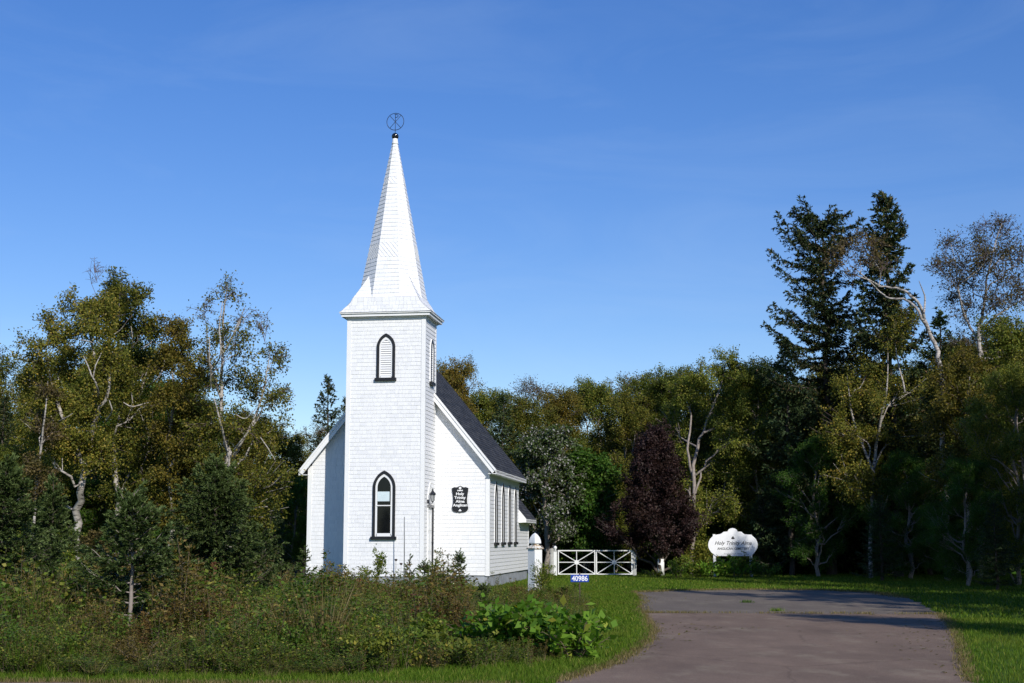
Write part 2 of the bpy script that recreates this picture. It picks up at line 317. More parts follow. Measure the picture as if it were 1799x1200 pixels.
RIGHT_PX = [(1600, 1052), (1628, 1066), (1650, 1079)]
NEAR_RIGHT_PX = [(1650, 1079), (1668, 1094), (1680, 1115), (1688, 1140), (1696, 1165), (1706, 1199)]
def rough_line(px, n=10, amp=0.05):
    P = np.array([gp(*p)[:2] for p in px]); out = []
    for a, b in zip(P[:-1], P[1:]):
        for i in range(n):
            out.append(a + (b - a) * i / n + rg.normal(0, amp, 2) * np.array([1, 0.6]))
    out.append(P[-1]); return out
seam_l, seam_r = gp(1126, 1077)[:2], gp(1650, 1079)[:2]
seam_pts = [seam_l + (seam_r - seam_l) * i / 24 + (np.array([0, rg.normal(0, 0.06)]) if 0 < i < 24 else 0) for i in range(25)]
near_poly = [np.array([0.3, 13.0])] + rough_line(LEFT_PX) + seam_pts[1:] + rough_line(NEAR_RIGHT_PX)[1:] + [np.array([5.2, 13.0])]
far_far = [gp(1108, 1041)[:2], gp(1180, 1038)[:2], gp(1300, 1036)[:2], gp(1450, 1037)[:2], gp(1540, 1042)[:2], gp(1600, 1052)[:2]]
far_edge = []
for a, b in zip(far_far[:-1], far_far[1:]):
    for i in range(10): far_edge.append(a + (b - a) * i / 10 + np.array([0, rg.normal(0, 0.12)]))
far_poly = rough_line(FAR_LEFT_PX)[:-1] + far_edge + rough_line(RIGHT_PX) + seam_pts[::-1][1:-1]
g = G(); g.poly([(p[0], p[1], 0.004) for p in near_poly])
tagit(g.build('driveway', asphalt('red_asphalt', (0.142, 0.099, 0.072), (0.242, 0.170, 0.121), (0.29, 0.235, 0.16))), kind='structure')
g = G(); g.poly([(p[0], p[1], 0.004) for p in far_poly])
tagit(g.build('parking_lot', asphalt('grey_asphalt', (0.130, 0.106, 0.084), (0.190, 0.154, 0.120), (0.27, 0.235, 0.165))), kind='structure')
redge = [(-60, 15.9), (-20, 15.5)] + [(x, 15.08 - 0.11 * (x + 5.6) * (1 if x < -1.5 else 0) + (-0.45 - 0.02 * x if x >= -1.5 else 0) + rg.normal(0, 0.03)) for x in np.arange(-8, 0.3, 0.3)] + [(0.3, 14.2), (0.3, 13.0), (5.2, 13.0), (5.2, 14.0), (9, 14.0), (60, 14.0)]
g = G(); g.poly([(x, y, 0.004) for x, y in [(-60, 4)] + [(60, 4)] + redge[::-1]])
tagit(g.build('road', asphalt('road_asphalt', (0.142, 0.099, 0.072), (0.242, 0.170, 0.121), (0.29, 0.235, 0.16))), kind='structure')

# ------------------------------------------------------------------ the church
YAW, OX, OY = 0.1433, -4.046, 43.5
cs, sn = math.cos(YAW), math.sin(YAW)
TW, TD, HC, OV = 1.275, 1.756, 8.665, 0.222
NL, NR, ND, ZE, ZR, ZB, ROV, SOV = -3.004, 3.079, 6.93, 3.787, 7.859, 0.39, 0.276, 0.25
CD, ZCE = 2.76, 2.31
UM = (NL + NR) / 2
SLOPE = (ZR - ZE) / (NR + ROV - UM)
def church_pix(px, py, u=None, v=None):
    """pixel -> (u, z) on the plane v = const, or (v, z) on the plane u = const"""
    yc = (CYP - py) / FPX; xc = (px - CXP) / FPX
    d = np.array([xc, CP - yc * SP, SP + yc * CP])
    U = np.array([cs, -sn, 0]); W = np.array([sn, cs, 0]); O = np.array([OX, OY, 0]); C = np.array([0, 0, CAMH])
    nrm, k = (W, v) if u is None else (U, u)
    t = (k - np.dot(C - O, nrm)) / np.dot(d, nrm); P = C + d * t - O
    return (np.dot(P, U) if u is None else np.dot(P, W)), P[2]
church = empty('church', (OX, OY, 0), -YAW, 'small white shingled country church with a pointed spire and dark grey roof', 'church')

def clip(poly, a, b, c):
    """keep the part of a convex polygon where a*s + b*h >= c"""
    out = []
    for i in range(len(poly)):
        p, q = poly[i], poly[(i + 1) % len(poly)]
        dp, dq = a * p[0] + b * p[1] - c, a * q[0] + b * q[1] - c
        if dp >= 0: out.append(p)
        if (dp >= 0) != (dq >= 0):
            t = dp / (dp - dq); out.append((p[0] + (q[0] - p[0]) * t, p[1] + (q[1] - p[1]) * t))
    return out
def courses(g, poly, fn, expo=0.128, thick=0.014, width=None, gap=0.006, rng=None, lo=None, base=0.002, jit=0.004):
    """lap the convex polygon with boards (or shingles of random width); fn(s, h, out) -> point"""
    hs = [p[1] for p in poly]; h0 = min(hs) if lo is None else lo; h = h0
    ssx = [p[0] for p in poly]; s0, s1 = min(ssx), max(ssx)
    rng = rng or random.Random(1)
    while h < max(hs) - 1e-4:
        band = clip(clip(poly, 0, 1, h), 0, -1, -(h + expo))
        if len(band) >= 3:
            cells = []
            if width:
                s = s0 - rng.random() * width
                while s < s1:
                    w = width * rng.uniform(0.55, 1.4); cells.append((s, s + w - gap, rng.uniform(-jit, jit), rng.uniform(0.8, 1.25))); s += w
            else:
                s = s0
                while s < s1: w = rng.uniform(2.2, 3.8); cells.append((s, s + w - 0.003, 0.0, rng.uniform(0.92, 1.08))); s += w
            for a, b, dj, tk in cells:
                c = clip(clip(band, 1, 0, a), -1, 0, -b)
                if len(c) < 3: continue
                pts = [fn(p[0], p[1] + (dj if abs(p[1] - h) < 1e-6 else 0), base + thick * tk * (1 - (p[1] - h) / expo)) for p in c]
                vs = list(pts); fs = [list(range(len(pts)))]
                for i in range(len(c)):
                    p, q = c[i], c[(i + 1) % len(c)]
                    low = abs(p[1] - h) < 1e-6 and abs(q[1] - h) < 1e-6
                    side = width and (abs(p[0] - q[0]) < 1e-6)
                    if low or side:
                        k = len(vs); vs += [fn(p[0], p[1] + (dj if low else 0), 0), fn(q[0], q[1] + (dj if low else 0), 0)]
                        fs.append([i, k, k + 1, (i + 1) % len(c)])
                g.add(vs, fs)
        h += expo
    # backing sheet behind the laps
    g.poly([fn(p[0], p[1], 0) for p in poly])

F_front = lambda v0: (lambda s, h, o: (s, v0 - o, h))
F_right = lambda u0: (lambda s, h, o: (u0 + o, s, h))
F_left = lambda u0: (lambda s, h, o: (u0 - o, s, h))
F_back = lambda v0: (lambda s, h, o: (s, v0 + o, h))
CBW = 0.115     # corner board width
# tower walls
g = G()
courses(g, [(-TW + CBW, ZB), (TW - CBW, ZB), (TW - CBW, HC - 0.12), (-TW + CBW, HC - 0.12)], F_front(0), width=0.16, rng=random.Random(3), thick=0.008)
for fn in (F_right(TW), F_left(-TW)):
    courses(g, [(CBW * 0.6, ZB), (TD, ZB), (TD, HC - 0.12), (CBW * 0.6, HC - 0.12)], fn, rng=random.Random(4), thick=0.013)
g.poly([(-TW, TD, ZB), (TW, TD, ZB), (TW, TD, HC), (-TW, TD, HC)])
g.build('tower_wall', M['shingle'], church)
# corner boards of the tower, then its frieze
for sx in (-1, 1):
    g = G(); x = TW * sx
    a, b = sorted((x - sx * CBW, x + sx * 0.022))
    g.box(a, b, -0.022, 0.07, ZB - 0.02, HC - 0.002); g.build('corner_board', M['white'], church)
    g = G(); a, b = sorted((x + sx * 0.002, x + sx * 0.020))
    g.box(a, b, TD - 0.10, TD + 0.004, ZR - 2.2 if sx > 0 else ZB, HC - 0.002); g.build('corner_board', M['white'], church)
g = G()
g.box(-TW + CBW, TW - CBW, -0.019, 0.0, HC - 0.125, HC - 0.002)
g.box(TW + 0.001, TW + 0.017, 0.072, TD - 0.102, HC - 0.125, HC - 0.002); g.box(-TW - 0.017, -TW - 0.001, 0.072, TD - 0.102, HC - 0.125, HC - 0.002)
g.build('frieze', M['white'], church)
# cornice: soffit, fascia and the drip edge of the skirt roof
VC = TD / 2; EU = TW + OV; EV = TD / 2 + OV
def rect_ring(g, u0, v0, u1, v1, z0, z1):
    """solid frame between outer half sizes u1, v1 and inner u0, v0"""
    o = [(-u1, VC - v1), (u1, VC - v1), (u1, VC + v1), (-u1, VC + v1)]; i = [(-u0, VC - v0), (u0, VC - v0), (u0, VC + v0), (-u0, VC + v0)]
    vs = [(*p, z0) for p in o] + [(*p, z0) for p in i] + [(*p, z1) for p in o] + [(*p, z1) for p in i]; fs = []
    for k in range(4):
        j = (k + 1) % 4
        fs += [(k, j, 4 + j, 4 + k), (8 + k, 12 + k, 12 + j, 8 + j), (k, 8 + k, 8 + j, j), (4 + k, 4 + j, 12 + j, 12 + k)]
    g.add(vs, fs)
g = G()
rect_ring(g, TW - 0.05, VC - 0.05, EU - 0.06, EV - 0.06, HC, HC + 0.022)
rect_ring(g, EU - 0.085, EV - 0.085, EU - 0.045, EV - 0.045, HC - 0.012, HC + 0.075)
rect_ring(g, TW + 0.003, VC + 0.025, TW + 0.055, VC + 0.075, HC - 0.05, HC - 0.001)
rect_ring(g, EU - 0.3, EV - 0.3, EU, EV, HC + 0.0755, HC + 0.115)
g.build('cornice', M['white'], church)

# spire: octagon with a flared square skirt and a broach on each corner
ZE0 = HC + 0.117
def zpix(py): return church_pix(690, py, v=VC)[1]
ZA = zpix(532)                                  # where octagon and skirt meet
ZTOP = zpix(253)
APO = 1.07
def apo(z): return APO - (APO - 0.085) * (z - ZA) / (ZTOP - ZA)
T8 = math.tan(math.pi / 8)
bands = [(zpix(460), zpix(434)), (zpix(327), zpix(315))]
gs = G(); gbs = {1: G(), 3: G()}; srng = random.Random(11)
def face_courses(g, quad, expo, thick, width=None, ang=0.0, lo=None):
    """lap a planar quad (four 3-D points, bottom left, bottom right, top right, top left)"""
    q = [np.array(p, float) for p in quad]; es = q[1] - q[0]; es /= np.linalg.norm(es)
    nn = np.cross(q[1] - q[0], q[3] - q[0]); nn /= np.linalg.norm(nn); eh = np.cross(nn, es)
    ca, sa = math.cos(ang), math.sin(ang); e1 = es * ca + eh * sa; e2 = -es * sa + eh * ca
    pl = [(float(np.dot(p - q[0], e1)), float(np.dot(p - q[0], e2))) for p in q]
    courses(g, pl, lambda s, h, o: tuple(q[0] + e1 * s + e2 * h + nn * o), expo=expo, thick=thick, width=width, rng=srng, lo=lo, gap=0.005)
cuts = [ZA, bands[0][0], bands[0][1], bands[1][0], bands[1][1], ZTOP]
for k in range(8):
    an = -math.pi / 2 + k * math.pi / 4; nx, ny = math.cos(an), math.sin(an); tx, ty = -ny, nx
    for ci, (z0, z1) in enumerate(zip(cuts[:-1], cuts[1:])):
        a0, a1 = apo(z0), apo(z1)
        quad = [(nx * a0 - tx * a0 * T8, VC + ny * a0 - ty * a0 * T8, z0), (nx * a0 + tx * a0 * T8, VC + ny * a0 + ty * a0 * T8, z0),
                (nx * a1 + tx * a1 * T8, VC + ny * a1 + ty * a1 * T8, z1), (nx * a1 - tx * a1 * T8, VC + ny * a1 - ty * a1 * T8, z1)]
        if ci in (1, 3): face_courses(gbs[ci], quad, 0.105, 0.013, width=0.13, ang=R(-52 if k % 2 == 0 else 52))
        else: face_courses(gs, quad, 0.140, 0.011, width=0.17)
# skirt (square, bell-cast) below the octagon
def skirt(z):
    t = max(0.0, min(1.0, (z - ZE0) / (ZA - ZE0))); f = (1 - t) ** 1.5
    return APO + (EU + 0.012 - APO) * f, APO + (EV + 0.012 - APO) * f
NS = 4; zs = [ZE0 + (ZA - ZE0) * (i / NS) ** 1.15 for i in range(NS + 1)]
for i in range(NS):
    (u0, v0), (u1, v1) = skirt(zs[i]), skirt(zs[i + 1]); th = 0.014
    for (ax, ay, bx, by, cx_, cy_, dx_, dy_) in ((-u0, -v0, u0, -v0, u1, -v1, -u1, -v1), (u0, -v0, u0, v0, u1, v1, u1, -v1), (u0, v0, -u0, v0, -u1, v1, u1, v1), (-u0, v0, -u0, -v0, -u1, -v1, -u1, v1)):
        q = [np.array((ax, VC + ay, zs[i])), np.array((bx, VC + by, zs[i])), np.array((cx_, VC + cy_, zs[i + 1])), np.array((dx_, VC + dy_, zs[i + 1]))]
        face_courses(gs, q, 0.5, th, width=0.17)
# broaches
HT = 0.80
for sx in (-1, 1):
    for sy in (-1, 1):
        A = np.array((sx * APO * T8, VC + sy * APO, ZA)); B = np.array((sx * APO, VC + sy * APO * T8, ZA)); C0 = np.array((sx * APO, VC + sy * APO, ZA))
        aT = apo(ZA + HT); T = np.array((sx * aT * 0.7071, VC + sy * aT * 0.7071, ZA + HT)); NB = 6
        def row(s):
            hip = C0 * (1 - s) + T * s; sag = 0.012 * 4 * s * (1 - s); hip = hip - np.array((sx, sy, 0)) * sag
            return A * (1 - s) + T * s, hip, B * (1 - s) + T * s
        for i in range(NB):
            r0, r1 = row(i / NB), row((i + 1) / NB)
            for (p, q) in ((0, 1), (1, 2)):
                quad = [r0[p], r0[q], r1[q], r1[p]]
                n_ = np.cross(quad[1] - quad[0], quad[3] - quad[0])
                n_ /= np.linalg.norm(n_) + 1e-9
                if np.dot(n_, np.array((sx, sy, 0.3))) < 0: n_ = -n_
                up = 0.013
                vs = [quad[0] + n_ * up, quad[1] + n_ * up, quad[2] + n_ * 0.002, quad[3] + n_ * 0.002, quad[0], quad[1]]
                gs.add(vs, [(0, 1, 2, 3), (0, 4, 5, 1)])
spire = gs.build('spire', M['shingle'], church)
for gb in gbs.values(): gb.build('shingle_band', M['shingle'], spire)
g = G(); g.smooth = True
g.lathe([(0.112, ZTOP - 0.02), (0.112, ZTOP + 0.01), (0.098, ZTOP + 0.06), (0.085, ZTOP + 0.17), (0.05, ZTOP + 0.20), (0.02, ZTOP + 0.21)], (0, VC, 0)); g.build('spire_cap', M['white'], spire)
ZBALL = zpix(240)
g = G(); g.smooth = True
g.lathe([(max(0.004, 0.118 * math.sin(math.pi * i / 14)), ZBALL - 0.118 * math.cos(math.pi * i / 14)) for i in range(15)], (0, VC, 0), 24); g.build('finial_ball', M['gloss_black'], church)
# ring with the X and the P
ZC = zpix(214); RC = 0.292; g = G(); g.smooth = True
g.tube([(RC * math.cos(2 * math.pi * i / 40), VC, ZC + RC * math.sin(2 * math.pi * i / 40)) for i in range(41)], 0.011, 6, caps=False)
for a in (48, 132): g.tube([(RC * math.cos(R(a)), VC, ZC + RC * math.sin(R(a))), (-RC * math.cos(R(a)) * 0.93, VC, ZC - RC * math.sin(R(a)) * 0.98)], 0.009, 6)
g.tube([(0, VC, ZBALL), (0, VC, ZC + 0.25)], 0.010, 6)
g.tube([(-0.028, VC, ZC + 0.25), (0.0, VC, ZC + 0.25), (0.045, VC, ZC + 0.247), (0.082, VC, ZC + 0.228), (0.095, VC, ZC + 0.198), (0.082, VC, ZC + 0.168), (0.045, VC, ZC + 0.150), (0.0, VC, ZC + 0.148)], 0.0115, 6)
g.build('ring_emblem', M['iron'], church)

# nave walls
g = G(); gl = random.Random(5)
def zroof(u): return ZR - SLOPE * abs(u - UM)
ZWL = zroof(NL) - 0.10; ZWR = zroof(NR) - 0.10
courses(g, [(NL + CBW, ZB), (-TW, ZB), (-TW, zroof(-TW) - 0.1), (NL + CBW, zroof(NL + CBW) - 0.1)], F_front(TD), width=0.16, rng=gl, thick=0.008)
courses(g, [(TW, ZB), (NR - CBW, ZB), (NR - CBW, zroof(NR - CBW) - 0.1), (TW, zroof(TW) - 0.1)], F_front(TD), width=0.24, rng=gl, thick=0.008, gap=0.004)
g.poly([(-TW, TD, zroof(-TW) - 0.1), (TW, TD, zroof(TW) - 0.1), (UM, TD, ZR - 0.1)])
VE = TD + ND; VC2 = VE + CD
courses(g, [(TD + CBW, ZB), (VE, ZB), (VE, ZWR), (TD + CBW, ZWR)], F_right(NR), rng=gl, thick=0.013)
courses(g, [(TD + CBW, ZB), (VE, ZB), (VE, ZWL), (TD + CBW, ZWL)], F_left(NL), rng=gl, thick=0.013)
g.poly([(NL, VE, ZB), (NR, VE, ZB), (NR, VE, ZWR), (UM, VE, ZR - 0.1), (NL, VE, ZWL)])
g.build('nave_wall', M['clap'], church)
g = G()
courses(g, [(VE + 0.004, ZB), (VC2 - 0.06, ZB), (VC2 - 0.06, ZCE + 0.25), (VE + 0.004, ZCE + 0.25)], F_right(NR - 0.003), rng=gl, thick=0.013)
courses(g, [(VE + 0.004, ZB), (VC2 - 0.06, ZB), (VC2 - 0.06, ZCE + 0.25), (VE + 0.004, ZCE + 0.25)], F_left(NL + 0.003), rng=gl, thick=0.013)
CRZ = ZCE + SLOPE * (NR + 0.3 - UM)
g.poly([(NL, VC2, ZB), (NR, VC2, ZB), (NR, VC2, ZCE + 0.25), (UM, VC2, CRZ - 0.12), (NL, VC2, ZCE + 0.25)])
g.build('chancel_wall', M['clap'], church)
for sx, u, zt in ((-1, NL, ZWL), (1, NR, ZWR)):
    g = G(); a, b = sorted((u - sx * CBW, u + sx * 0.024)); g.box(a, b, TD - 0.020, TD, ZB - 0.02, zroof(u) - 0.16)
    a, b = sorted((u + sx * 0.001, u + sx * 0.0235)); g.box(a, b, TD + 0.0005, TD + CBW, ZB - 0.02, zroof(u) - 0.16); g.build('corner_board', M['white'], church)
g = G(); g.box(NR - 0.08, NR + 0.022, VC2 - 0.06, VC2 + 0.02, ZB - 0.02, ZCE + 0.12); g.build('corner_board', M['white'], church)
# foundation
g = G()
g.box(-TW + 0.02, TW - 0.02, 0.03, TD + 0.03, -0.3, ZB + 0.01); g.box(NL + 0.03, NR - 0.03, TD + 0.031, VE, -0.3, ZB + 0.01); g.box(NL + 0.05, NR - 0.05, VE + 0.001, VC2 - 0.03, -0.3, ZB + 0.008)
g.build('foundation', M['foundation'], church)
# roofs
def roof_side(g, sx, v0, v1, ue, ze, zr, um=UM):
    """shingled slope from the eave (ue, ze) to the ridge"""
    q = [np.array((ue, v0, ze)), np.array((ue, v1, ze)), np.array((um, v1, zr)), np.array((um, v0, zr))]
    if sx < 0: q = [q[1], q[0], q[3], q[2]]
    face_courses(g, q, 0.14, 0.010, width=0.30)
def roof_body(g, v0, v1, uel, uer, ze, zr, th=0.10):
    for ue in (uel, uer):
        d = 0.004
        g.add([(ue, v0, ze - d), (UM, v0, zr - d), (UM, v0, zr - th * 1.5), (ue, v0, ze - th), (ue, v1, ze - d), (UM, v1, zr - d), (UM, v1, zr - th * 1.5), (ue, v1, ze - th)],
              [(0, 1, 2, 3), (4, 7, 6, 5), (0, 3, 7, 4), (3, 2, 6, 7), (0, 4, 5, 1)])
def put_roof(name, v0, v1, uel, uer, ze, zr):
    g = G(); roof_side(g, 1, v0, v1, uer, ze, zr); roof_side(g, -1, v0, v1, uel, ze, zr)
    o = g.build(name, M['roof'], church)
    g = G(); roof_body(g, v0, v1, uel, uer, ze, zr); g.build('soffit', M['white'], o)
    return o
UEL, UER = NL - ROV, NR + ROV
roof = put_roof('nave_roof', TD - SOV, VE + 0.2, UEL, UER, ZE, ZR)
# hole for the tower is not needed: the tower stands before the gable and only the overhang meets it
croof = put_roof('chancel_roof', VE + 0.02, VC2 + 0.22, UEL - 0.02, UER + 0.02, ZCE, CRZ)
def rake(u0, z0, u1, z1, v, parent, w=0.17):
    """white board along a gable edge with a thin crown strip on top"""
    d = np.array((u1 - u0, z1 - z0)); L = np.linalg.norm(d); d /= L; n = np.array((d[1], -d[0]));  n = n if n[1] < 0 else -n
    g = G(); p0, p1 = np.array((u0, z0)), np.array((u1, z1))
    o = [p0, p1, p1 + n * w, p0 + n * w]
    g.prism([tuple(p) for p in o], lambda a, b, q: (a, v - q, b), 0.0, 0.03)
    o = [p0 - n * 0.012, p1 - n * 0.012, p1 + n * 0.05, p0 + n * 0.05]
    g.prism([tuple(p) for p in o], lambda a, b, q: (a, v - q, b), 0.0305, 0.06)
    return g.build('rake_board', M['white'], parent)
for sx, ue in ((-1, UEL), (1, UER)):
    ut = sx * (TW + 0.012); rake(ue, ZE - 0.012, ut, ZE - 0.012 + SLOPE * abs(ut - ue), TD - SOV - 0.002, church)
    g = G(); u = NL if sx < 0 else NR        # boxed eave end and fascia along the eave
    a, b = sorted((ue, ue - sx * 0.025)); g.box(a, b, TD - SOV + 0.01, VE + 0.2, ZE - 0.14, ZE - 0.03)
    a, b = sorted((ue - sx * 0.026, u + sx * 0.002)); g.box(a, b, TD - SOV + 0.012, VE + 0.19, ZE - 0.135, ZE - 0.115)
    a, b = sorted((u + sx * 0.004, u + sx * 0.028)); g.box(a, b, TD + CBW + 0.01, VE - 0.01, ZE - 0.32, ZE - 0.136)
    g.build('eave_board', M['white'], church)
    ue2 = ue + sx * 0.02
    g = G(); p = [(ue2, ZCE - 0.012), (ue2 - sx * 0.62, ZCE - 0.012 + SLOPE * 0.62), (ue2 - sx * 0.62, ZCE - 0.16), (ue2, ZCE - 0.13)]
    g.prism(p, lambda a, b, q: (a, VE + 0.01 - q, b), 0.0, 0.03)
    a, b = sorted((ue2, ue2 - sx * 0.025)); g.box(a, b, VE + 0.02, VC2 + 0.22, ZCE - 0.13, ZCE - 0.03)
    a, b = sorted((ue2 - sx * 0.026, u)); g.box(a, b, VE + 0.02, VC2 + 0.2, ZCE - 0.128, ZCE - 0.108)
    g.build('eave_board', M['white'], croof)

# pointed windows
def lancet(w, z0, zs, rise, n=14):
    """outline from bottom left over the point to bottom right"""
    c = (rise * rise - w * w / 4) / w; Rr = w / 2 + c
    a1 = math.atan2(rise, -c) if c > 0 else math.atan2(rise, -c)
    pts = [(-w / 2, z0)]
    for i in range(n + 1):
        a = math.pi + (a1 - math.pi) * i / n; pts.append((c + Rr * math.cos(a), zs + Rr * math.sin(a)))
    return pts + [(-x, z) for x, z in pts[::-1][1:]]
def window(name, fn, w, z0, z1, fw=0.084, kind='sash', fdepth=0.055, rise_k=0.74, sash_col='white', casing=False):
    rise = rise_k * w; zs = z1 - rise
    out = lancet(w, z0, zs, rise); wi = w - 2 * fw; inn = lancet(wi, z0, zs, z1 - fw * 1.25 - zs)
    g = G(); g.ring(out, inn, fn, 0.0 if not casing else fdepth - 0.012, fdepth, closed=False); fr = g.build(name, M['black'], church)
    if casing:
        o2 = lancet(w + 0.02, z0, zs, rise + 0.015); g = G(); g.ring(o2, inn, fn, 0.0, fdepth - 0.0125, closed=False); g.build('casing', M['white'], fr)
    g = G(); g.prism([(-w / 2 - 0.05, z0 - 0.095), (w / 2 + 0.05, z0 - 0.095), (w / 2 + 0.05, z0 - 0.001), (-w / 2 - 0.05, z0 - 0.001)], fn, 0.0, fdepth + 0.045); g.build('window_sill', M['black'], fr)
    if kind == 'louver':
        wl_ = wi - 0.085; lin = lancet(wl_, z0 + 0.07, zs, z1 - fw * 1.25 - zs - 0.10)
        g = G(); g.ring(inn, lin, fn, 0.018, 0.034, closed=False); g.prism([(-wl_ / 2, z0 + 0.002), (wl_ / 2, z0 + 0.002), (wl_ / 2, z0 + 0.07), (-wl_ / 2, z0 + 0.07)], fn, 0.018, 0.0335); g.build('sash', M['white'], fr)
        g = G(); g.poly([fn(a, b, 0.0165) for a, b in lin]); g.build('louver_backing', M['black'], fr)
        g = G(); z = z0 + 0.075; poly = lin
        while z < z1 - fw * 1.25 - 0.12:
            b_ = clip(clip(poly, 0, 1, z), 0, -1, -(z + 0.058)); 
            if len(b_) >= 3:
                x0 = min(p[0] for p in b_); x1 = max(p[0] for p in b_)
                xt = [p[0] for p in b_ if p[1] > z + 0.05] or [0]
                g.add([fn(x0, z, 0.034), fn(x1, z, 0.034), fn(max(xt), z + 0.056, 0.018), fn(min(xt), z + 0.056, 0.018), fn(x0, z, 0.030), fn(x1, z, 0.030)], [(0, 1, 2, 3), (0, 4, 5, 1)])
            z += 0.0715
        g.build('louver', M['white'], fr)
    else:
        sw = 0.062
        zm = z0 + (zs - z0) * 0.62 if kind == 'sash' else None
        lin = lancet(wi - 2 * sw, z0 + 0.10, zs, z1 - fw * 1.25 - zs - sw * 1.45)
        g = G(); g.ring(inn, lin, fn, 0.019, 0.038, closed=False)
        g.prism([(-wi / 2 + sw, z0 + 0.002), (wi / 2 - sw, z0 + 0.002), (wi / 2 - sw, z0 + 0.10), (-wi / 2 + sw, z0 + 0.10)], fn, 0.019, 0.0375)
        if zm: g.prism([(-wi / 2 + sw - 0.03, zm), (wi / 2 - sw + 0.03, zm), (wi / 2 - sw + 0.03, zm + 0.032), (-wi / 2 + sw - 0.03, zm + 0.032)], fn, 0.0385, 0.052)
        g.build('sash', M[sash_col], fr)
        g = G(); g.prism(lin, fn, 0.020, 0.024); g.build('pane', M['glass'], fr)
        if zm:
            g = G(); x = wi / 2 - sw - 0.004; g.prism([(-x, zm + 0.15), (x - 0.035, zm + 0.15), (x - 0.035, zm + 0.455), (-x, zm + 0.455)], fn, 0.0245, 0.028); g.build('blind', M['blind'], fr)
    return fr
def wfront(uc): return lambda a, b, d: (uc + a, -0.003 - d, b)
uw = (church_pix(655, 900, v=0)[0] + church_pix(694.6, 900, v=0)[0]) / 2
window('window_frame', wfront(uw), 0.725, church_pix(675, 942.5, v=0)[1], church_pix(675, 826.7, v=0)[1], kind='sash')
window('louver_frame', wfront(uw), 0.60, church_pix(678, 664, v=0)[1], church_pix(678, 586, v=0)[1], fw=0.085, kind='louver')
vt = church_pix(757.3, 635, u=TW)[0]
window('louver_frame', lambda a, b, d: (TW + 0.003 + d, vt + a, b), 0.50, church_pix(757.3, 672, u=TW)[1], church_pix(757.3, 596, u=TW)[1], fw=0.085, kind='louver', casing=True)
for px, yt, yb in ((870.2, 846, 956.3), (882.5, 849, 955.7), (893.9, 852, 955.2), (904.3, 855.5, 955)):
    v_, zb_ = church_pix(px, yb, u=NR); zt_ = church_pix(px, yt, u=NR)[1]
    window('side_window_frame', (lambda vv: (lambda a, b, d: (NR + 0.003 + d, vv + a, b)))(v_), 0.56, zb_ + 0.06, zt_, kind='tall', fdepth=0.042, rise_k=1.1, casing=True, fw=0.20)

# side door of the tower with its pointed head
vd0 = church_pix(749.5, 950, u=TW)[0]; vd1 = church_pix(757.8, 950, u=TW)[0]; zdt = church_pix(754, 892, u=TW)[1]; zdp = church_pix(754.8, 847.5, u=TW)[1]
g = G(); g.box(TW + 0.001, TW + 0.030, vd0 + 0.05, vd1 - 0.07, ZB - 0.05, zdt); 
for k in range(2):
    for j in range(3): z = ZB + 0.12 + j * 0.66; va = vd0 + 0.13 + k * (vd1 - vd0 - 0.16) / 2; g.box(TW + 0.0301, TW + 0.040, va, va + (vd1 - vd0 - 0.4) / 2, z, z + 0.54)
door = g.build('door', M['white'], church)
g = G(); g.box(TW + 0.003, TW + 0.045, vd0, vd0 + 0.048, ZB - 0.05, zdt); g.build('door_jamb', M['white'], door)
g = G(); g.box(TW + 0.003, TW + 0.075, vd1 - 0.065, vd1, ZB - 0.05, zdt); g.build('door_jamb', M['black'], door)
g = G(); g.box(TW + 0.003, TW + 0.09, vd0 - 0.01, vd1 + 0.02, zdt + 0.002, zdt + 0.09); g.build('door_head', M['grey_metal'], door)
g = G(); vm = (vd0 + vd1) / 2; wd = vd1 - vd0
out = lancet(wd, zdt + 0.092, zdt + 0.12, zdp - zdt - 0.12); inn = lancet(wd - 0.12, zdt + 0.092, zdt + 0.12, zdp - zdt - 0.2)
g.ring(out, inn, lambda a, b, d: (TW + 0.003 + d, vm + a, b), 0, 0.035, closed=False); g.prism(inn, lambda a, b, d: (TW + 0.003 + d, vm + a, b), 0.012, 0.02); g.build('door_arch', M['white'], door)
g = G(); zk = church_pix(755, 952.5, u=TW)[1]; g.tube([(TW + 0.03, vd1 - 0.12, zk), (TW + 0.1, vd1 - 0.12, zk), (TW + 0.1, vd1 - 0.2, zk)], 0.014, 8); g.build('door_handle', M['iron'], door)

def cw(u, v, z):  # church plan -> world
    return np.array([OX + u * cs + v * sn, OY - u * sn + v * cs, z])
# lantern beside the door
vl, zl = church_pix(751.5, 872, u=TW)
lan = empty('wall_lantern', cw(TW + 0.02, vl - 0.1, zl - 0.2), -YAW, 'dark carriage lantern on a bracket above the side door of the tower', 'lantern')
g = G(); g.lathe([(0.05, -0.02), (0.05, 0.09)], (0.0, 0, 0), 10); g.tube([(0.0, 0, 0.02), (0.06, 0, -0.05), (0.14, 0, -0.04), (0.16, 0, 0.03)], 0.012, 6); g.build('bracket', M['iron'], lan)
g = G(); g.lathe([(0.03, 0.03), (0.055, 0.05), (0.085, 0.25)], (0.16, 0, 0), 6); g.build('lamp_glass', M['lamp_glass'], lan)
g = G(); g.lathe([(0.015, 0.0), (0.05, 0.028)], (0.16, 0, 0), 6); g.lathe([(0.125, 0.251), (0.11, 0.28), (0.05, 0.34), (0.03, 0.37), (0.02, 0.40), (0.025, 0.42), (0.005, 0.45)], (0.16, 0, 0), 6)
for i in range(6):
    a = 2 * math.pi * i / 6; g.tube([(0.16 + 0.056 * math.cos(a), 0.056 * math.sin(a), 0.05), (0.16 + 0.087 * math.cos(a), 0.087 * math.sin(a), 0.25)], 0.006, 4)
g.build('lamp_cap', M['iron'], lan)

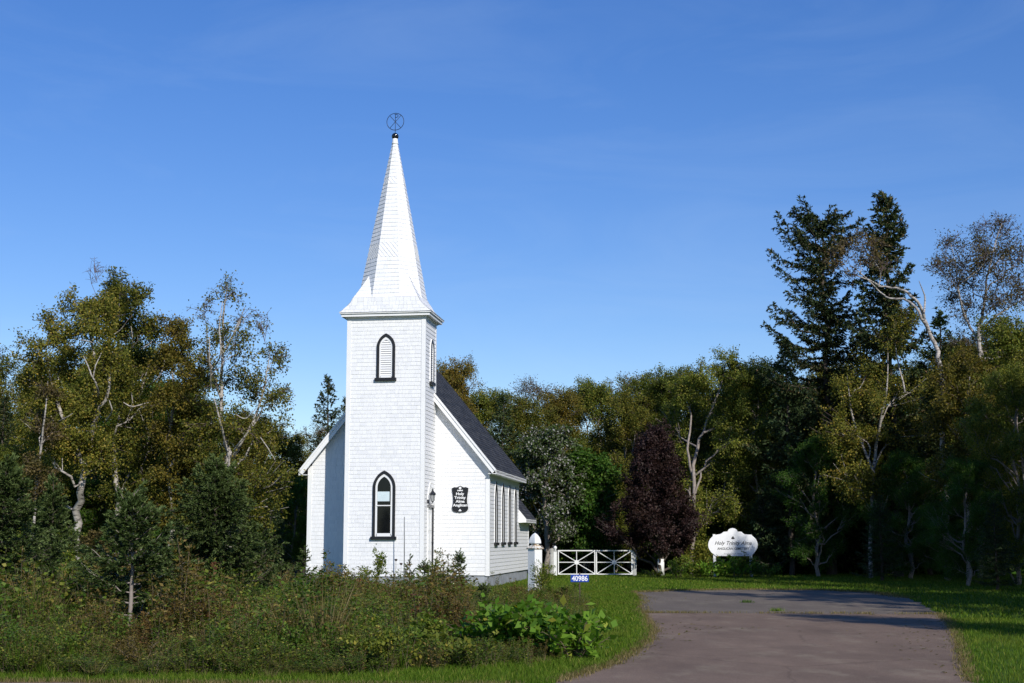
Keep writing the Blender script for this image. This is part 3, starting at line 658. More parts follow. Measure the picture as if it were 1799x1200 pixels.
# ------------------------------------------------------------------ lettering
_tc = {}
def text_geo(body, height, shear=0.0, bold=0.0, spacing=1.0):
    """vertices and faces of a line of writing, centred on x, baseline at 0, capital height = height"""
    cu = bpy.data.curves.new('t', 'FONT'); cu.body = body; cu.size = height / 0.70; cu.shear = shear; cu.offset = bold; cu.align_x = 'CENTER'; cu.space_character = spacing; cu.resolution_u = 4
    o = bpy.data.objects.new('t', cu); COL.objects.link(o); dg = bpy.context.evaluated_depsgraph_get(); me = bpy.data.meshes.new_from_object(o.evaluated_get(dg))
    V = [tuple(v.co) for v in me.vertices]; F = [list(p.vertices) for p in me.polygons]
    bpy.data.objects.remove(o); bpy.data.curves.remove(cu); bpy.data.meshes.remove(me)
    return V, F
def write(g, body, height, fn, cx=0.0, z=0.0, out=0.0, width=None, serif=False, **kw):
    V, F = text_geo(body, height, **kw)
    xs = [v[0] for v in V]; k = 1.0
    if width: k = width / (max(xs) - min(xs))
    mid = (max(xs) + min(xs)) / 2
    g.add([fn(cx + (v[0] - mid) * k, z + v[1], out) for v in V], F)

# shield-shaped name plate on the right of the tower
sign_u, _ = church_pix(808.8, 877, v=TD); ztop = church_pix(808.8, 853.5, v=TD)[1]; zbot = church_pix(808.8, 900.8, v=TD)[1]
pw = (church_pix(823, 877, v=TD)[0] - church_pix(794.6, 877, v=TD)[0]); ph = ztop - zbot
pl = empty('church_name_plate', cw(sign_u, TD - 0.022, zbot), -YAW, 'black shield-shaped board with white church name lettering on the gable wall', 'sign')
half = [(0, 1.0), (0.06, 0.985), (0.16, 0.95), (0.24, 0.94), (0.36, 0.95), (0.44, 0.925), (0.5, 0.92), (0.49, 0.8), (0.45, 0.66), (0.42, 0.5), (0.43, 0.36), (0.48, 0.24), (0.5, 0.16), (0.47, 0.10), (0.38, 0.05), (0.25, 0.025), (0.07, 0.02), (0, 0.0)]
ol = [(x * pw, z * ph) for x, z in half] + [(-x * pw, z * ph) for x, z in half[::-1][1:-1]]
fpl = lambda a, b, d: (a, -d, b)
g = G(); g.prism(ol, fpl, 0.0, 0.03); g.build('board', M['black'], pl)
o_ = 0.0325
def disc(g, cx, cz, r, fn, out, n=14): g.poly([fn(cx + r * math.cos(2 * math.pi * i / n), cz + r * math.sin(2 * math.pi * i / n), out) for i in range(n)])
g = G()
for q_, (dx, dz) in enumerate(((0, 0.045), (-0.045, 0), (0.045, 0), (0, -0.045))): disc(g, dx * pw, (0.915 + dz * 0.62) * ph, 0.042 * pw, fpl, o_ + q_ * 0.0006)
g.build('emblem', M['letter_white'], pl); g = G()
for q_, (dx, dz) in enumerate(((0, 0.035), (-0.045, -0.015), (0.045, -0.015))): disc(g, dx * pw, (0.085 + dz * 0.7) * ph, 0.042 * pw, fpl, o_ + q_ * 0.0006)
g.build('emblem', M['letter_white'], pl)
for txt, z, w, h_ in (('1890', 0.80, 0.34, 0.045), ('Holy', 0.655, 0.50, 0.095), ('Trinity', 0.515, 0.70, 0.095), ('Alma', 0.375, 0.56, 0.095), ('Anglican', 0.235, 0.90, 0.095)):
    g = G(); write(g, txt, h_ * ph, fpl, 0, z * ph, o_, width=w * pw, bold=0.004); g.build('lettering', M['letter_white'], pl)

# thin pole before the tower
p = at(709.5, 1025, 42.6); zt_ = at(709.5, 908, 42.6)[2]
g = G(); g.tube([(0, 0, 0), (0.005, 0, zt_ * 0.5), (-0.01, 0, zt_)], [0.018, 0.016, 0.012], 6); tagit(g.build('thin_pole', M['grey_metal'], None, (p[0], 42.6, 0)), 'thin grey pole standing upright in front of the white tower', 'pole')

# big white entrance post with pointed cap
pp = gp(940, 1042); k = pp[1] / 2425.0
def zat(py, Y): return at(940, py, Y)[2]
post = empty('entrance_post', pp, R(42), 'stout square white post with pointed acorn cap and rust stained collar', 'post')
hw = 0.145; zcap = zat(964.5, pp[1])
g = G(); g.box(-hw, hw, -hw, hw, -0.1, zcap); g.build('shaft', M['white'], post)
g = G(); g.lathe([(hw * 1.22, zcap + 0.001), (hw * 1.3, zcap + 0.025), (hw * 0.95, zcap + 0.05), (hw * 0.8, zcap + 0.085), (hw * 0.55, zcap + 0.12), (hw * 0.55, zcap + 0.16)], square=True); g.build('collar', M['rust'], post)
zt_ = zat(936.3, pp[1]); b0 = zcap + 0.161; hh = zt_ - b0
g = G(); g.lathe([(hw * 0.86, b0), (hw * 0.87, b0 + hh * 0.1), (hw * 0.82, b0 + hh * 0.3), (hw * 0.68, b0 + hh * 0.55), (hw * 0.42, b0 + hh * 0.8), (hw * 0.2, b0 + hh * 0.93), (0.004, b0 + hh)], square=True); g.build('acorn_cap', M['white'], post)

# double gate
GY = 60.0
def gx(px): return at(px, 990, GY)[0]
def gz(py): return at(1040, py, GY)[2]
def gate_leaf(x0, x1, label, dz=0.0):
    root = empty('gate_leaf', ((x0 + x1) / 2, GY, 0), 0, label, 'gate', 'leaves of the white cemetery gate'); w = (x1 - x0) / 2
    zb, zt = gz(1009.5), gz(966.5); zc = (zb + zt) / 2; t = 0.026
    g = G(); g.box(-w, w, -t, t, zt - 0.045, zt); g.box(-w, w, -t, t, zb, zb + 0.042); g.box(-w, -w + 0.046, -t, t, zb + 0.043, zt - 0.046); g.box(w - 0.046, w, -t, t, zb + 0.043, zt - 0.046); g.build('frame', M['gate_white'], root)
    for (dx, dz_) in ((0, 1), (0, -1), (1, 0), (-1, 0), (1, 1), (-1, 1), (1, -1), (-1, -1)):
        p0 = np.array((dx * 0.05, 0, zc + dz_ * 0.05)); p1 = np.array((dx * (w - 0.047), 0, zc + dz_ * ((zt - zb) / 2 - 0.045)))
        g = G(); g.tube([p0, p1], 0.019, 6); g.build('spoke', M['gate_white'], root)
    g = G(); g.prism([(0.10 * math.cos(2 * math.pi * i / 16), zc + 0.10 * math.sin(2 * math.pi * i / 16)) for i in range(16)], lambda a, b, d: (a, -d, b), -0.032, 0.034); g.build('hub', M['gate_white'], root)
gate_leaf(gx(980), gx(1046), 'left white gate leaf with eight spokes beside the ball topped post, in full sun')
gate_leaf(gx(1047), gx(1111), 'right white gate leaf with eight spokes, away from the ball topped post')
gpst = empty('gate_post', (gx(975.5), GY, 0), 0, 'slim white gate post topped with a small ball', 'post')
zt_ = gz(969)
g = G(); g.box(-0.07, 0.07, -0.07, 0.07, -0.1, zt_); g.build('shaft', M['gate_white'], gpst)
g = G(); g.lathe([(0.078, zt_ + 0.001), (0.078, zt_ + 0.05)], square=True); g.build('neck', M['old_post'], gpst)
g = G(); g.smooth = True; g.lathe([(0.045, zt_ + 0.05), (0.04, zt_ + 0.08), (0.06, zt_ + 0.11), (0.078, zt_ + 0.15), (0.078, zt_ + 0.18), (0.055, zt_ + 0.22), (0.03, zt_ + 0.24), (0.003, zt_ + 0.245)], sides=16); g.build('ball', M['gate_white'], gpst)
gp2 = empty('gate_post', (gx(1114.5), GY + 0.05, 0), 0, 'shaded plain grey-white post at the right end of the gate', 'post')
g = G(); g.box(-0.085, 0.085, -0.085, 0.085, -0.1, gz(968)); g.build('shaft', M['old_post'], gp2); g = G(); g.lathe([(0.10, gz(968) + 0.001), (0.10, gz(968) + 0.03), (0.01, gz(968) + 0.09)], square=True); g.build('post_cap', M['old_post'], gp2)

# blue house number
NY = 33.7; npx = at(1018.5, 1016, NY)
nb = empty('house_number_sign', (npx[0], NY, 0), 0, 'small blue house number plate on a dark rusty stake', 'sign')
sw = 31.5 / 2400 * NY * 0.99; sh = 12.6 / 2400 * NY; zc = npx[2]
g = G(); g.box(-0.016, 0.016, 0.012, 0.035, -0.2, zc + 0.14); g.build('stake', M['rusty_steel'], nb)
g = G(); g.box(-sw / 2, sw / 2, 0.0, 0.006, zc - sh / 2, zc + sh / 2); g.build('plate', M['sign_blue'], nb)
g = G(); write(g, '40986', sh * 0.68, lambda a, b, d: (a, -d, b), 0, zc - sh * 0.34, 0.003, width=sw * 0.88, bold=0.003); g.build('digits', M['letter_white'], nb)

# cemetery sign
SY = 58.0
def sxz(px, py): q = at(px, py, SY); return q[0], q[2]
sx0, sz0 = sxz(1287.5, 977); SS = 1 / 2400 * SY * 1.0
cem = empty('cemetery_sign', (sx0, SY, 0), R(2), 'white scalloped cemetery sign with black lettering on two white posts', 'sign')
def zr(px, py): a, b = sxz(1230 + px / 12.0, 915 + py / 12.0); return (a - sx0, b)
ol = [(330, 742), (285, 705), (235, 670), (195, 615), (170, 560), (163, 505), (175, 440), (205, 380), (250, 335), (285, 318), (300, 305), (345, 290), (420, 280), (455, 262), (490, 232), (530, 228), (575, 225), (592, 190), (625, 165), (680, 153), (735, 165), (770, 190), (785, 225), (830, 228), (872, 232), (900, 262), (935, 283), (1000, 290), (1085, 292), (1100, 318), (1130, 340), (1175, 385), (1205, 445), (1215, 510), (1205, 570), (1175, 625), (1140, 675), (1100, 715), (1070, 742)]
fc = lambda a, b, d: (a, -d, b)
g = G(); g.prism([zr(*p) for p in ol][::-1], fc, 0.0, 0.04); g.build('board', M['sign_white'], cem)
for pxx in (303, 1078):
    a, b = zr(pxx, 740); g = G(); g.box(a - 0.055, a + 0.055, 0.001, 0.10, -0.1, b + 0.9 if pxx < 700 else b + 0.85); g.build('post', M['gate_white'], cem)
for txt, px_, py_, h_, w_, kw, mt in (('Holy Trinity Alma', 695, 503, 0.145, 775, dict(shear=0.35, bold=0.003), 'letter_black'), ('ANGLICAN CEMETERY', 695, 610, 0.095, 670, dict(bold=0.003), 'letter_black'), ('Established 1890', 690, 710, 0.06, 380, {}, 'letter_grey')):
    a, b = zr(px_, py_); g = G(); write(g, txt, h_, fc, a, b, 0.043, width=w_ / 12 * SS, **kw); g.build('lettering', M[mt], cem)
g = G()
for q_, (dx, dz) in enumerate(((0, 16), (-17, -8), (17, -8))):
    a, b = zr(688 + dx, 362 - dz); disc(g, a, b, 0.036, fc, 0.043 + q_ * 0.0006)
g.build('emblem', M['letter_black'], cem)
# old grey post left of the gate
q = at(969, 990, 63); g = G(); g.tube([(0, 0, -0.1), (0.01, 0, 0.5), (0.0, 0, 1.15)], [0.13, 0.12, 0.11], 9); tagit(g.build('fence_post', M['old_post'], None, (q[0], 63, 0)), 'pale weathered round post standing left behind the gate', 'post')

# ------------------------------------------------------------------ vegetation builders
def unit(v): return v / (np.linalg.norm(v, axis=-1, keepdims=True) + 1e-9)
def leaf_arrays(P, D, N, L, W, fold=0.12):
    """folded diamond leaves: base P, direction D, rough normal N"""
    D = unit(D); S = unit(np.cross(D, N)); N2 = np.cross(S, D); L = L[:, None]; W = W[:, None]
    V = np.stack([P, P + D * L * 0.42 + S * W * 0.5 + N2 * W * fold, P + D * L, P + D * L * 0.42 - S * W * 0.5 + N2 * W * fold], axis=1)
    return V.reshape(-1, 3), np.arange(len(P) * 4).reshape(-1, 4)
class Wood:
    def __init__(s): s.V = []; s.Q = []; s.M = []; s.n = 0
    def tube(s, P, r, sides, mi):
        V, Q = tube_np(np.asarray(P, float), np.asarray(r, float), sides); s.V.append(V); s.Q.append(Q + s.n); s.M.append(np.full(len(Q), mi)); s.n += len(V)
    def mesh(s, name, mats): return np_mesh(name, np.concatenate(s.V), quads=np.concatenate(s.Q), mats=mats, midx=np.concatenate(s.M), smooth=True)
def bez(p0, p1, p2, n): t = np.linspace(0, 1, n)[:, None]; return (1 - t) ** 2 * p0 + 2 * t * (1 - t) * p1 + t * t * p2
def smooth_path(P, r, n):
    """dense Catmull-Rom path through given points"""
    P = np.asarray(P, float); r = np.asarray(r, float); Q = np.vstack([2 * P[0] - P[1], P, 2 * P[-1] - P[-2]]); out = []; rr = []
    for i in range(len(P) - 1):
        a, b, c, d = Q[i:i + 4]
        for k in range(n):
            t = k / n; out.append(0.5 * ((2 * b) + (c - a) * t + (2 * a - 5 * b + 4 * c - d) * t * t + (3 * b - a - 3 * c + d) * t ** 3)); rr.append(r[i] * (1 - t) + r[i + 1] * t)
    out.append(P[-1]); rr.append(r[-1]); return np.array(out), np.array(rr)

def build_tree(seed, stems, lobes, leaf, mats, L=0.085, W=0.062, subs=11, twigs=5, cut=0.013, twr=0.007, per=1.0, hang=0.25):
    """stems: list of (points, radii); lobes: list of (centre, (rx, ry, rz), leaf count). mats: thick bark, thin bark.
    Every lobe gets a limb from a stem, the limb gets branches, these get twigs, the leaves sit on the twigs."""
    rng = np.random.default_rng(seed); w = Wood(); paths = []
    for pts, rad in stems:
        P, r = smooth_path(pts, rad, 4); P[1:-1] += rng.normal(0, 1, (len(P) - 2, 3)) * r[1:-1, None] * 0.35
        w.tube(P, r, 9, 0); paths.append((P, r))
    AP = np.concatenate([p for p, _ in paths]); AR = np.concatenate([r for _, r in paths])
    LP, LD = [], []
    for c, rr, nl in lobes:
        c = np.asarray(c, float); rr = np.asarray(rr, float)
        hd = np.linalg.norm(AP[:, :2] - c[:2], axis=1); dz = c[2] - AP[:, 2]
        cost = np.abs(dz - (0.25 + 0.75 * hd)) + 0.45 * hd + np.where(dz < -0.2, 3.0, 0)
        i = int(np.argmin(cost)); a = AP[i]; r0 = min(AR[i] * 0.62, 0.012 + 0.017 * np.linalg.norm(c - a))
        mid = (a + c) / 2 + np.array([0, 0, 0.12 * np.linalg.norm(c - a)]) + rng.normal(0, 0.2, 3) * np.linalg.norm(c - a)
        P = bez(a, mid, c, 8); P[1:-1] += rng.normal(0, 0.035, (6, 3)) * np.linalg.norm(c - a); r = np.linspace(r0, max(0.010, r0 * 0.35), 8)
        w.tube(P, r, 6, 0 if r0 > cut else 1)
        anchors, dirs = [], []
        for k in range(subs):
            t = rng.uniform(0.45, 1.0); s = P[min(7, int(t * 7))]
            d = unit(rng.normal(0, 1, 3) + np.array([0, 0, 0.25])); e = c + d * rr * rng.uniform(0.65, 1.05)
            m = (s + e) / 2 + rng.normal(0, 0.10, 3) * np.linalg.norm(e - s) + np.array([0, 0, 0.08])
            B = bez(s, m, e, 6); ra = max(0.008, r0 * 0.38); w.tube(B, np.linspace(ra, 0.006, 6), 4, 0 if ra > cut else 1)
            for q in range(twigs):
                u = rng.uniform(0.3, 1.0); p0 = B[min(5, int(u * 5))]
                dd = unit(unit(e - s) * 0.7 + rng.normal(0, 0.75, 3) + np.array([0, 0, -hang * 0.4])); ln = rng.uniform(0.25, 0.6) * rr.mean()
                T = np.stack([p0, p0 + dd * ln * 0.5 + rng.normal(0, 0.04, 3) * ln, p0 + dd * ln + np.array([0, 0, -hang * ln * 0.4])])
                w.tube(T, [twr, twr * 0.8, twr * 0.5], 3, 1)
                anchors += [T[0] * 0.4 + T[1] * 0.6, T[1], T[1] * 0.5 + T[2] * 0.5, T[2]]; dirs += [dd] * 4
        nl = int(nl * per * 1.65)
        if nl:
            A = np.array(anchors); Dv = np.array(dirs); ix = rng.integers(0, len(A), nl)
            LP.append(A[ix] + rng.normal(0, 1, (nl, 3)) * rr.mean() * 0.12); 
            out = unit((LP[-1] - c) / rr)
            LD.append(np.concatenate([Dv[ix] + rng.normal(0, 0.8, (nl, 3)) + np.array([0, 0, -hang]), out], axis=1))
    wm = w.mesh('trunk', mats)
    cm = None
    if LP:
        P = np.concatenate(LP); X = np.concatenate(LD); D = X[:, :3]; N = X[:, 3:] * 0.9 + np.array([0, 0, 0.45]) + rng.normal(0, 0.55, D.shape); k = len(P)
        V, Q = leaf_arrays(P, D, N, L * rng.uniform(0.65, 1.3, k), W * rng.uniform(0.65, 1.3, k)); cm = np_mesh('crown', V, quads=Q, mats=[leaf])
    return wm, cm
def put_tree(name, meshes, loc, label, cat='tree', group=None, rz=0.0, scale=None, parts=('trunk', 'crown')):
    e = empty(name, loc, rz, label, cat, group, scale)
    for nm, me in zip(parts, meshes):
        if me: link(nm, me, e)
    return e

def crown_lobes(rng, H, Wd, base, n, dens, shape='round', r=(0.8, 1.25)):
    out = []
    for i in range(n):
        f = (i + 0.5) / n; z = base + (H - base) * f ** 0.9
        t = (z - base) / (H - base)
        if shape == 'round': prof = math.sqrt(max(0.03, 1 - (2 * t - 0.85) ** 2 / 1.45))
        elif shape == 'cone': prof = 1.06 - t * 0.9
        else: prof = min(1, 0.55 + t) * math.sqrt(max(0.02, 1 - max(0, t - 0.45) ** 2 / 0.33))
        a = i * 2.399 + rng.uniform(-0.6, 0.6); rad = Wd / 2 * prof * rng.uniform(0.45, 0.95); rl = rng.uniform(*r)
        out.append(((rad * math.cos(a) * 0.85, rad * math.sin(a) * 0.85, min(z, H - rl * 0.75)), (rl, rl, rl * 0.85), int(dens * rl * rl)))
    return out
def px_tree(Y, stems_px, lobes_px, base_px, seed, leaf, mats, jy=1.0, thin=0.72, **kw):
    """a tree given by its outline in the photograph: stems and clumps as (px, py, ...) at distance Y, spread in depth"""
    rng = np.random.default_rng(seed); b = at(*base_px, Y); b[2] = 0; k = Y / 2425.0
    stems = []
    for st in stems_px:
        pts = [at(x, y, Y + (dy[0] if dy else rng.normal(0, 0.25))) - b for x, y, rp, *dy in st]; rad = [rp * k * thin for _, _, rp, *_ in st]; rad[-1] = min(rad[-1], 0.012); stems.append((pts, rad))
    stems[0][0][0][2] = -0.1
    lobes = []
    for x, y, rp, n in lobes_px:
        dy = rng.uniform(-1, 1) * jy; c = at(x, y, Y + dy) - b; r_ = rp * k * 1.02
        lobes.append((c, (r_, r_ * 1.15, r_ * 0.95), n))
    return (b[0], Y, 0), build_tree(seed, stems, lobes, leaf, mats, **kw)

def spruce(seed, H, Wd, needle, step=0.36, base=0.08, prof=None, lean=(0, 0), twig_len=0.38, tuft=(0.14, 0.06), ntw=11, ntuft=12, droop=0.35, up=0.25, bare=0.0, skew=None, per=5, tr=0.013, gap=0.12, bark='bark', extra=None, twmat=None, flat=None, nz=0.55, tip=None):
    """spruce: straight tapering trunk, whorls of drooping boughs, each bough a spray of side shoots covered in needles"""
    rng = np.random.default_rng(seed); w = Wood(); n = 14
    zz = np.linspace(0, H, n); P = np.stack([lean[0] * (zz / H) ** 1.5 + rng.normal(0, 0.01, n) * H * 0.3, lean[1] * (zz / H) ** 1.5 + rng.normal(0, 0.01, n) * H * 0.3, zz], axis=1); P[0, 2] = -0.1
    w.tube(P, np.linspace(H * tr, H * 0.0012 + 0.004, n), 8, 0)
    TP, TD_, TL, TF = [], [], [], []
    prof = prof or (lambda t: (1 - t) ** 0.8)
    def bough(a, d, L):
        nb = 7; t = np.linspace(0, 1, nb)
        B = a + d * (t * L)[:, None]; B[:, 2] += -droop * L * np.sin(t * 1.9) * 0.6 + up * L * t ** 2.2; B[1:] += rng.normal(0, 0.02, (nb - 1, 3)) * L
        w.tube(B, np.linspace(max(0.006, 0.016 * L), 0.004, nb), 4, 0)
        side = unit(np.cross(d, (0, 0, 1)))
        m = max(3, int(ntw * L / 1.0))
        for k in range(m):
            u = bare + (1 - bare) * (k + rng.uniform(0, 1)) / m; i = u * (nb - 1); i0 = min(nb - 2, int(i)); p = B[i0] + (B[i0 + 1] - B[i0]) * (i - i0)
            sg = 1 if k % 2 else -1
            dd = unit(d * rng.uniform(0.45, 1.0) + side * sg * rng.uniform(0.35, 1.0) + np.array([0, 0, rng.uniform(-0.6, 0.05) if flat is None else rng.uniform(-flat, flat)])); ln = twig_len * rng.uniform(0.6, 1.25) * (0.55 + 0.6 * math.sin(math.pi * min(1, u * 0.9 + 0.1))) * min(1.0, 0.45 + L * 0.7)
            TP.append(p); TD_.append(dd); TL.append(ln); TF.append(u)
        TP.append(B[-2]); TD_.append(unit(B[-1] - B[-2])); TL.append(twig_len * 0.8); TF.append(1.0)
    z = base * H
    while z < H * 0.985:
        t = (z - base * H) / (H - base * H); c = np.array([np.interp(z, zz, P[:, 0]), np.interp(z, zz, P[:, 1]), z])
        a0 = rng.uniform(0, 6.28); nb = per if t < 0.9 else max(3, per - 1)
        for i in range(nb):
            if rng.random() < gap: continue
            a = a0 + i * 6.283 / nb + rng.normal(0, 0.25); L = Wd / 2 * prof(t) * rng.uniform(0.65, 1.2)
            if skew: L *= skew(a, t)
            if L < 0.06: continue
            el = 0.15 + 0.75 * t ** 1.5; d = unit(np.array([math.cos(a), math.sin(a), math.tan(el) * (0.9 if t > 0.5 else 0.4)])); bough(c + np.array([0, 0, rng.uniform(-0.4, 0.4) * step]), d, L)
        z += step * rng.uniform(0.75, 1.25) * (1.0 - 0.35 * t)
    for (p0, d, L) in (extra or []): bough(np.array(p0, float), unit(np.array(d, float)), L)
    # leader
    for k in range(8): TP.append(np.array([P[-1, 0], P[-1, 1], H - twig_len * (0.2 + 0.25 * k)])); TD_.append(unit(np.array([rng.normal(0, 0.5), rng.normal(0, 0.5), 1.0]))); TL.append(twig_len * 0.7); TF.append(1.0)
    TP = np.array(TP); TD_ = np.array(TD_); TL = np.array(TL); m = len(TP)
    u = rng.uniform(0, 1, (m, ntuft)); A = TP[:, None] + TD_[:, None] * (u * TL[:, None])[..., None]; A[..., 2] -= (u ** 2 * TL[:, None]) * 0.22
    D = TD_[:, None] * 0.9 + rng.normal(0, nz, (m, ntuft, 3)); Nn = rng.normal(0, 0.6, (m, ntuft, 3)) + np.array([0, 0, 0.9])
    k = m * ntuft; V, Q = leaf_arrays(A.reshape(-1, 3), D.reshape(-1, 3), Nn.reshape(-1, 3), tuft[0] * rng.uniform(0.6, 1.3, k), tuft[1] * rng.uniform(0.7, 1.3, k), fold=0.2)
    if twmat is not None:
        for p, d, l in zip(TP, TD_, TL): w.tube(np.stack([p, p + d * l * 0.5 - np.array([0, 0, 0.05 * l]), p + d * l * 0.95 - np.array([0, 0, 0.2 * l])]), [0.0045, 0.0035, 0.002], 3, 1)
    mi = None
    if tip is not None: mi = ((u > 0.45) & (np.array(TF)[:, None] > 0.5)).astype(int).ravel()
    return w.mesh('trunk', [M[bark], M['twig']]), np_mesh('needles', V, quads=Q, mats=[needle] + ([tip] if tip is not None else []), midx=mi)

def shrub(seed, H, Wd, leaf, n, L, W, stems=9, bark='stalk', spread=0.8, lowleaf=0.2, vert=0.6, r0=0.010):
    rng = np.random.default_rng(seed); w = Wood(); A, Dv = [], []
    for s in range(stems):
        a = rng.uniform(0, 6.28); q = rng.uniform(0.1, 1) ** 0.6 * Wd / 2; h = H * rng.uniform(0.6, 1.05) * (1 - 0.35 * (q / (Wd / 2)) ** 2)
        e = np.array([q * math.cos(a), q * math.sin(a), h]); p0 = e * np.array([0.25, 0.25, 0]); m = e * np.array([0.6 * spread, 0.6 * spread, 0.6]) + rng.normal(0, 0.05, 3) * H
        B = bez(p0, m, e, 7); B[0, 2] = -0.03; w.tube(B, np.linspace(r0, 0.003, 7), 4, 0)
        for k in range(9):
            u = lowleaf + (1 - lowleaf) * (k + rng.random()) / 9; i = min(5, int(u * 6)); p = B[i] + (B[i + 1] - B[i]) * (u * 6 - i)
            d = unit(np.array([math.cos(a + rng.normal(0, 1.4)), math.sin(a + rng.normal(0, 1.4)), vert * rng.uniform(0.2, 1.3)])); ln = H * 0.20 * rng.uniform(0.5, 1.3) * (1.15 - 0.6 * u)
            T = np.stack([p, p + d * ln * 0.5, p + d * ln + np.array([0, 0, -0.1 * ln])]); w.tube(T, [0.004, 0.003, 0.002], 3, 0); A += [T[0], T[1], (T[1] + T[2]) / 2, T[2]]; Dv += [d] * 4
    A = np.array(A); Dv = np.array(Dv); ix = rng.integers(0, len(A), n)
    P = A[ix] + rng.normal(0, 0.02 + L * 0.3, (n, 3)); P[:, 2] = np.abs(P[:, 2]); D = Dv[ix] + rng.normal(0, 0.6, (n, 3)); N = rng.normal(0, 0.5, (n, 3)) + np.array([0, 0, 0.9])
    V, Q = leaf_arrays(P, D, N, L * rng.uniform(0.6, 1.3, n), W * rng.uniform(0.6, 1.3, n)); return w.mesh('stems', [M[bark]]), np_mesh('foliage', V, quads=Q, mats=[leaf])

# ------------------------------------------------------------------ trees on the left
BR = [M['birch'], M['twig']]; PT = [M['pale_twig'], M['twig']]; DK = [M['bark'], M['twig']]
GL = 'tall trees left of the church'
loc, me = px_tree(47, [[(133, 1000, 11), (136, 920, 9.5), (144, 850, 8), (158, 780, 6.5), (170, 700, 5), (165, 620, 3.6), (150, 560, 2.2)], [(150, 820, 6), (120, 760, 4.5), (95, 690, 3.2), (80, 620, 2)], [(165, 740, 5), (190, 690, 3.8), (196, 640, 2.8)], [(172, 697, 2.4, -0.6), (172, 683, 2.3, -1.6), (163, 663, 1.9, -2.0), (154, 642, 1.5, -2.0), (147, 626, 0.9, -1.9)], [(164, 662, 1.6, -2.0), (168, 643, 1.3, -2.1), (178, 620, 0.8, -2.0)], [(100, 742, 1.6, -1.0), (112, 736, 1.4, -2.0), (128, 726, 0.8, -2.2)], [(140, 597, 1.2, -1.5), (157, 600, 1.4, -1.8), (167, 603, 1.0, -1.7)], [(187, 740, 2.2, -1.0), (197, 723, 1.9, -1.8), (192, 703, 1.3, -2.0)]],
    [(130, 545, 36, 1700), (95, 575, 36, 1500), (160, 575, 42, 2300), (60, 620, 38, 1500), (112, 630, 44, 2400), (170, 645, 46, 2600), (48, 680, 36, 1500), (98, 705, 48, 2700), (165, 715, 48, 2700), (60, 760, 44, 2200), (125, 780, 50, 2800), (180, 800, 45, 2300), (80, 845, 42, 2000), (190, 545, 36, 1700), (165, 470, 26, 0)], (133, 1000), 21, M['birch_leaf'], BR, jy=1.3, per=0.85)
put_tree('birch_tree', me, loc, 'broad old birch on the far left with thick white trunk and crooked white limbs', 'tree', GL)
loc, me = px_tree(50, [[(205, 1000, 8), (208, 900, 7), (203, 800, 6), (212, 700, 4.6), (206, 600, 3.2), (212, 500, 1.6)], [(207, 760, 4.5), (240, 705, 3.2), (262, 640, 2.2)], [(190, 643, 2.2, -0.6), (202, 637, 2.0, -1.5), (201, 622, 1.6, -1.8), (187, 613, 1.0, -1.9)], [(200, 587, 1.0, -1.8), (208, 582, 1.2, -1.8), (218, 572, 0.8, -1.9)], [(257, 680, 1.8, -0.8), (275, 667, 1.7, -1.9), (286, 648, 1.4, -2.0), (290, 623, 0.9, -2.0)], [(217, 707, 1.2, -2.2), (230, 714, 1.8, -2.2), (248, 711, 1.7, -2.2), (267, 705, 1.0, -2.1)], [(233, 708, 1.3, -2.2), (231, 690, 0.8, -2.3)], [(230, 573, 0.9, -1.7), (233, 597, 1.3, -1.6), (230, 613, 1.4, -1.2)], [(267, 600, 0.8, -1.8), (257, 608, 1.1, -1.8), (248, 613, 0.9, -1.8)]],
    [(214, 505, 36, 2000), (182, 530, 36, 1800), (243, 528, 32, 1500), (210, 565, 45, 2900), (255, 585, 40, 2000), (200, 630, 46, 2700), (255, 650, 46, 2800), (215, 700, 50, 3000), (270, 720, 46, 2600), (230, 775, 52, 3000), (215, 850, 50, 2600), (275, 800, 46, 2400), (260, 870, 46, 2200)], (205, 1000), 22, M['birch_leaf'], BR, jy=1.3, per=0.85)
put_tree('birch_tree', me, loc, 'tallest tree left of the church, its dense olive crown ending in a blunt peak', 'tree', GL)
loc, me = px_tree(48.5, [[(300, 1000, 6.5), (302, 900, 5.5), (296, 800, 4.6), (306, 700, 3.6), (300, 620, 2)], [(300, 820, 4), (325, 760, 3), (342, 700, 2)]],
    [(300, 578, 32, 1500), (322, 615, 34, 1700), (285, 635, 36, 1800), (330, 665, 40, 2300), (295, 700, 42, 2400), (340, 730, 38, 2000), (300, 765, 46, 2700), (345, 800, 40, 2200), (310, 840, 46, 2600), (345, 870, 40, 1800), (300, 900, 42, 1900)], (300, 1000), 23, M['amber_leaf'], BR, jy=1.2, per=0.85)
put_tree('birch_tree', me, loc, 'amber tinged birch between the tallest tree and the half bare birch', 'tree', GL)
